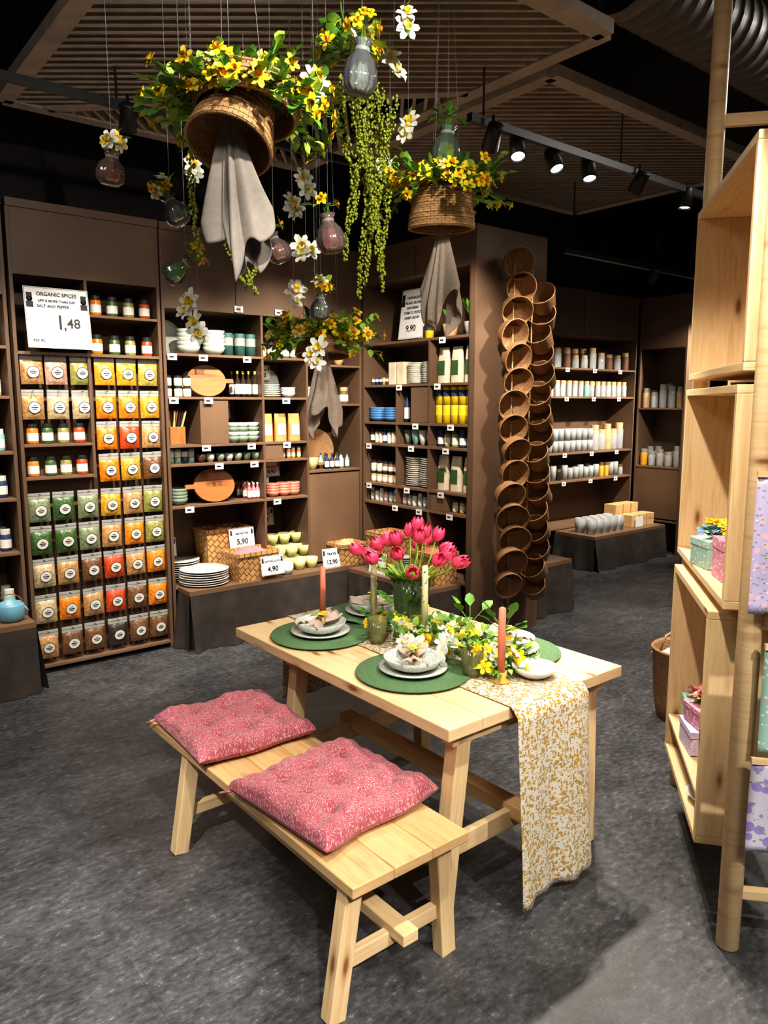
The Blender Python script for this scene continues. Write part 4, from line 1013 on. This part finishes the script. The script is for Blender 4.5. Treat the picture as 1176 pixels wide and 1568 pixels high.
def sheet(w,h,mat):
    def f(m):
        m.grid(12,14,lambda u,v:(.006*math.sin(u*9+v*3),-w*u,h*v+.0*u),mat,lambda u,v:(u*w,v*h))
        m.box(-.008,.008,-w,0,h-.004,h+.012,PINE)
    return f
rput('floral_gift_wrap',-.09,.030,1.17,sheet(.30,.42,LILAC),0,0,.002)
rput('floral_gift_wrap',-.09,-.01,.40,sheet(.30,.30,PURP),0,0,.002)
rput('floral_gift_wrap',-.07,-.03,.72,sheet(.30,.34,MINTP),0,0,.002)
def giftbox(w,d,h,mat,fl=None):
    def f(m):
        m.box(-w/2,w/2,-d/2,d/2,0,h*.72,mat); m.box(-w/2-.003,w/2+.003,-d/2-.003,d/2+.003,h*.72,h,mat)
        if fl:
            for k in range(7): m.flower((U(-.03,.03),U(-.03,.03),h+.02+U(0,.02)),(U(-.6,.6),U(-.6,.6),1),.04,fl,YEL,6,.5)
            for k in range(8): m.leaf((0,0,h),(U(-1,1),U(-1,1),.5),.07,.02,LEAF1)
    return f
rput('floral_gift_box',.62,-.0,1.168,giftbox(.14,.12,.11,MINTP,K['lblue']),.3,.003)
rput('floral_gift_box',.40,-.02,1.168,giftbox(.12,.10,.15,PINKP,YEL),.1,.003)
rput('floral_gift_box',.82,-.04,1.168,giftbox(.12,.10,.10,LILAC,YEL),.1,.003)
rput('floral_gift_box',.60,.0,.422,giftbox(.17,.14,.10,LILAC),.1,.003)
rput('floral_gift_box',.60,.0,.524,giftbox(.13,.11,.08,PINKP,K['terr']),.3,.003)
rput('floral_gift_box',.83,-.02,.422,giftbox(.13,.11,.12,MINTP,K['pink']),.1,.003)
rput('egg_dish',.45,-.0,.278,lambda m:(bowl(m,0,0,0,.08,.03,CERAM),[m.ball((U(-.035,.035),U(-.035,.035),.03),.018,ch([K['pink'],K['yellow'],K['lblue']]),8,1.3) for _ in range(5)]))
rput('leafy_posy',.30,-.06,1.93,lambda m:(m.lathe([(.0001,0),(.03,0),(.035,.08),(.03,.08),(.0001,.01)],14,K['pink']),m.foliage((0,0,.12),(.06,.06,.05),20,.06,.025,[LEAF1],[(5,.025,YEL,YEL2,5,.3,0)])))
def wb(m): 
    m.lathe([(.0001,0),(.15,0),(.17,.1),(.19,.40),(.2,.41),(.19,.42),(.18,.40),(.155,.03),(.0001,.02)],36,WICK)
    m.tube([(-.19,0,.40),(-.15,.0,.5),(0,.0,.56),(.15,0,.5),(.19,0,.40)],.008,WICK)
    m.grid(10,10,lambda u,v:((u-.5)*.28,(v-.5)*.28,.36+.05*math.sin(PI*u)*math.sin(PI*v)+.01*math.sin(u*20)),CERAM)
m=MB(); wb(m); mk('wicker_floor_basket',m,(1.74,4.15,.001),.3,world=True)

# ------------------------------------------------------------------ world, camera
w=bpy.data.worlds.new('World'); bpy.context.scene.world=w; w.use_nodes=True
w.node_tree.nodes['Background'].inputs[0].default_value=(.9,.95,1,1); w.node_tree.nodes['Background'].inputs[1].default_value=.05
cam=bpy.data.cameras.new('camera'); co=bpy.data.objects.new('camera',cam); bpy.context.scene.collection.objects.link(co)
co.location=(0,0,1.8); co.rotation_euler=(math.radians(90-8.2),0,0)
cam.sensor_fit='VERTICAL'; cam.sensor_height=36; cam.lens=36*1150/1568; cam.clip_start=.05
bpy.context.scene.camera=co
vs=bpy.context.scene.view_settings
vs.view_transform='Standard'
try: vs.look='Medium High Contrast'
except Exception: vs.look='None'
vs.exposure=0.3
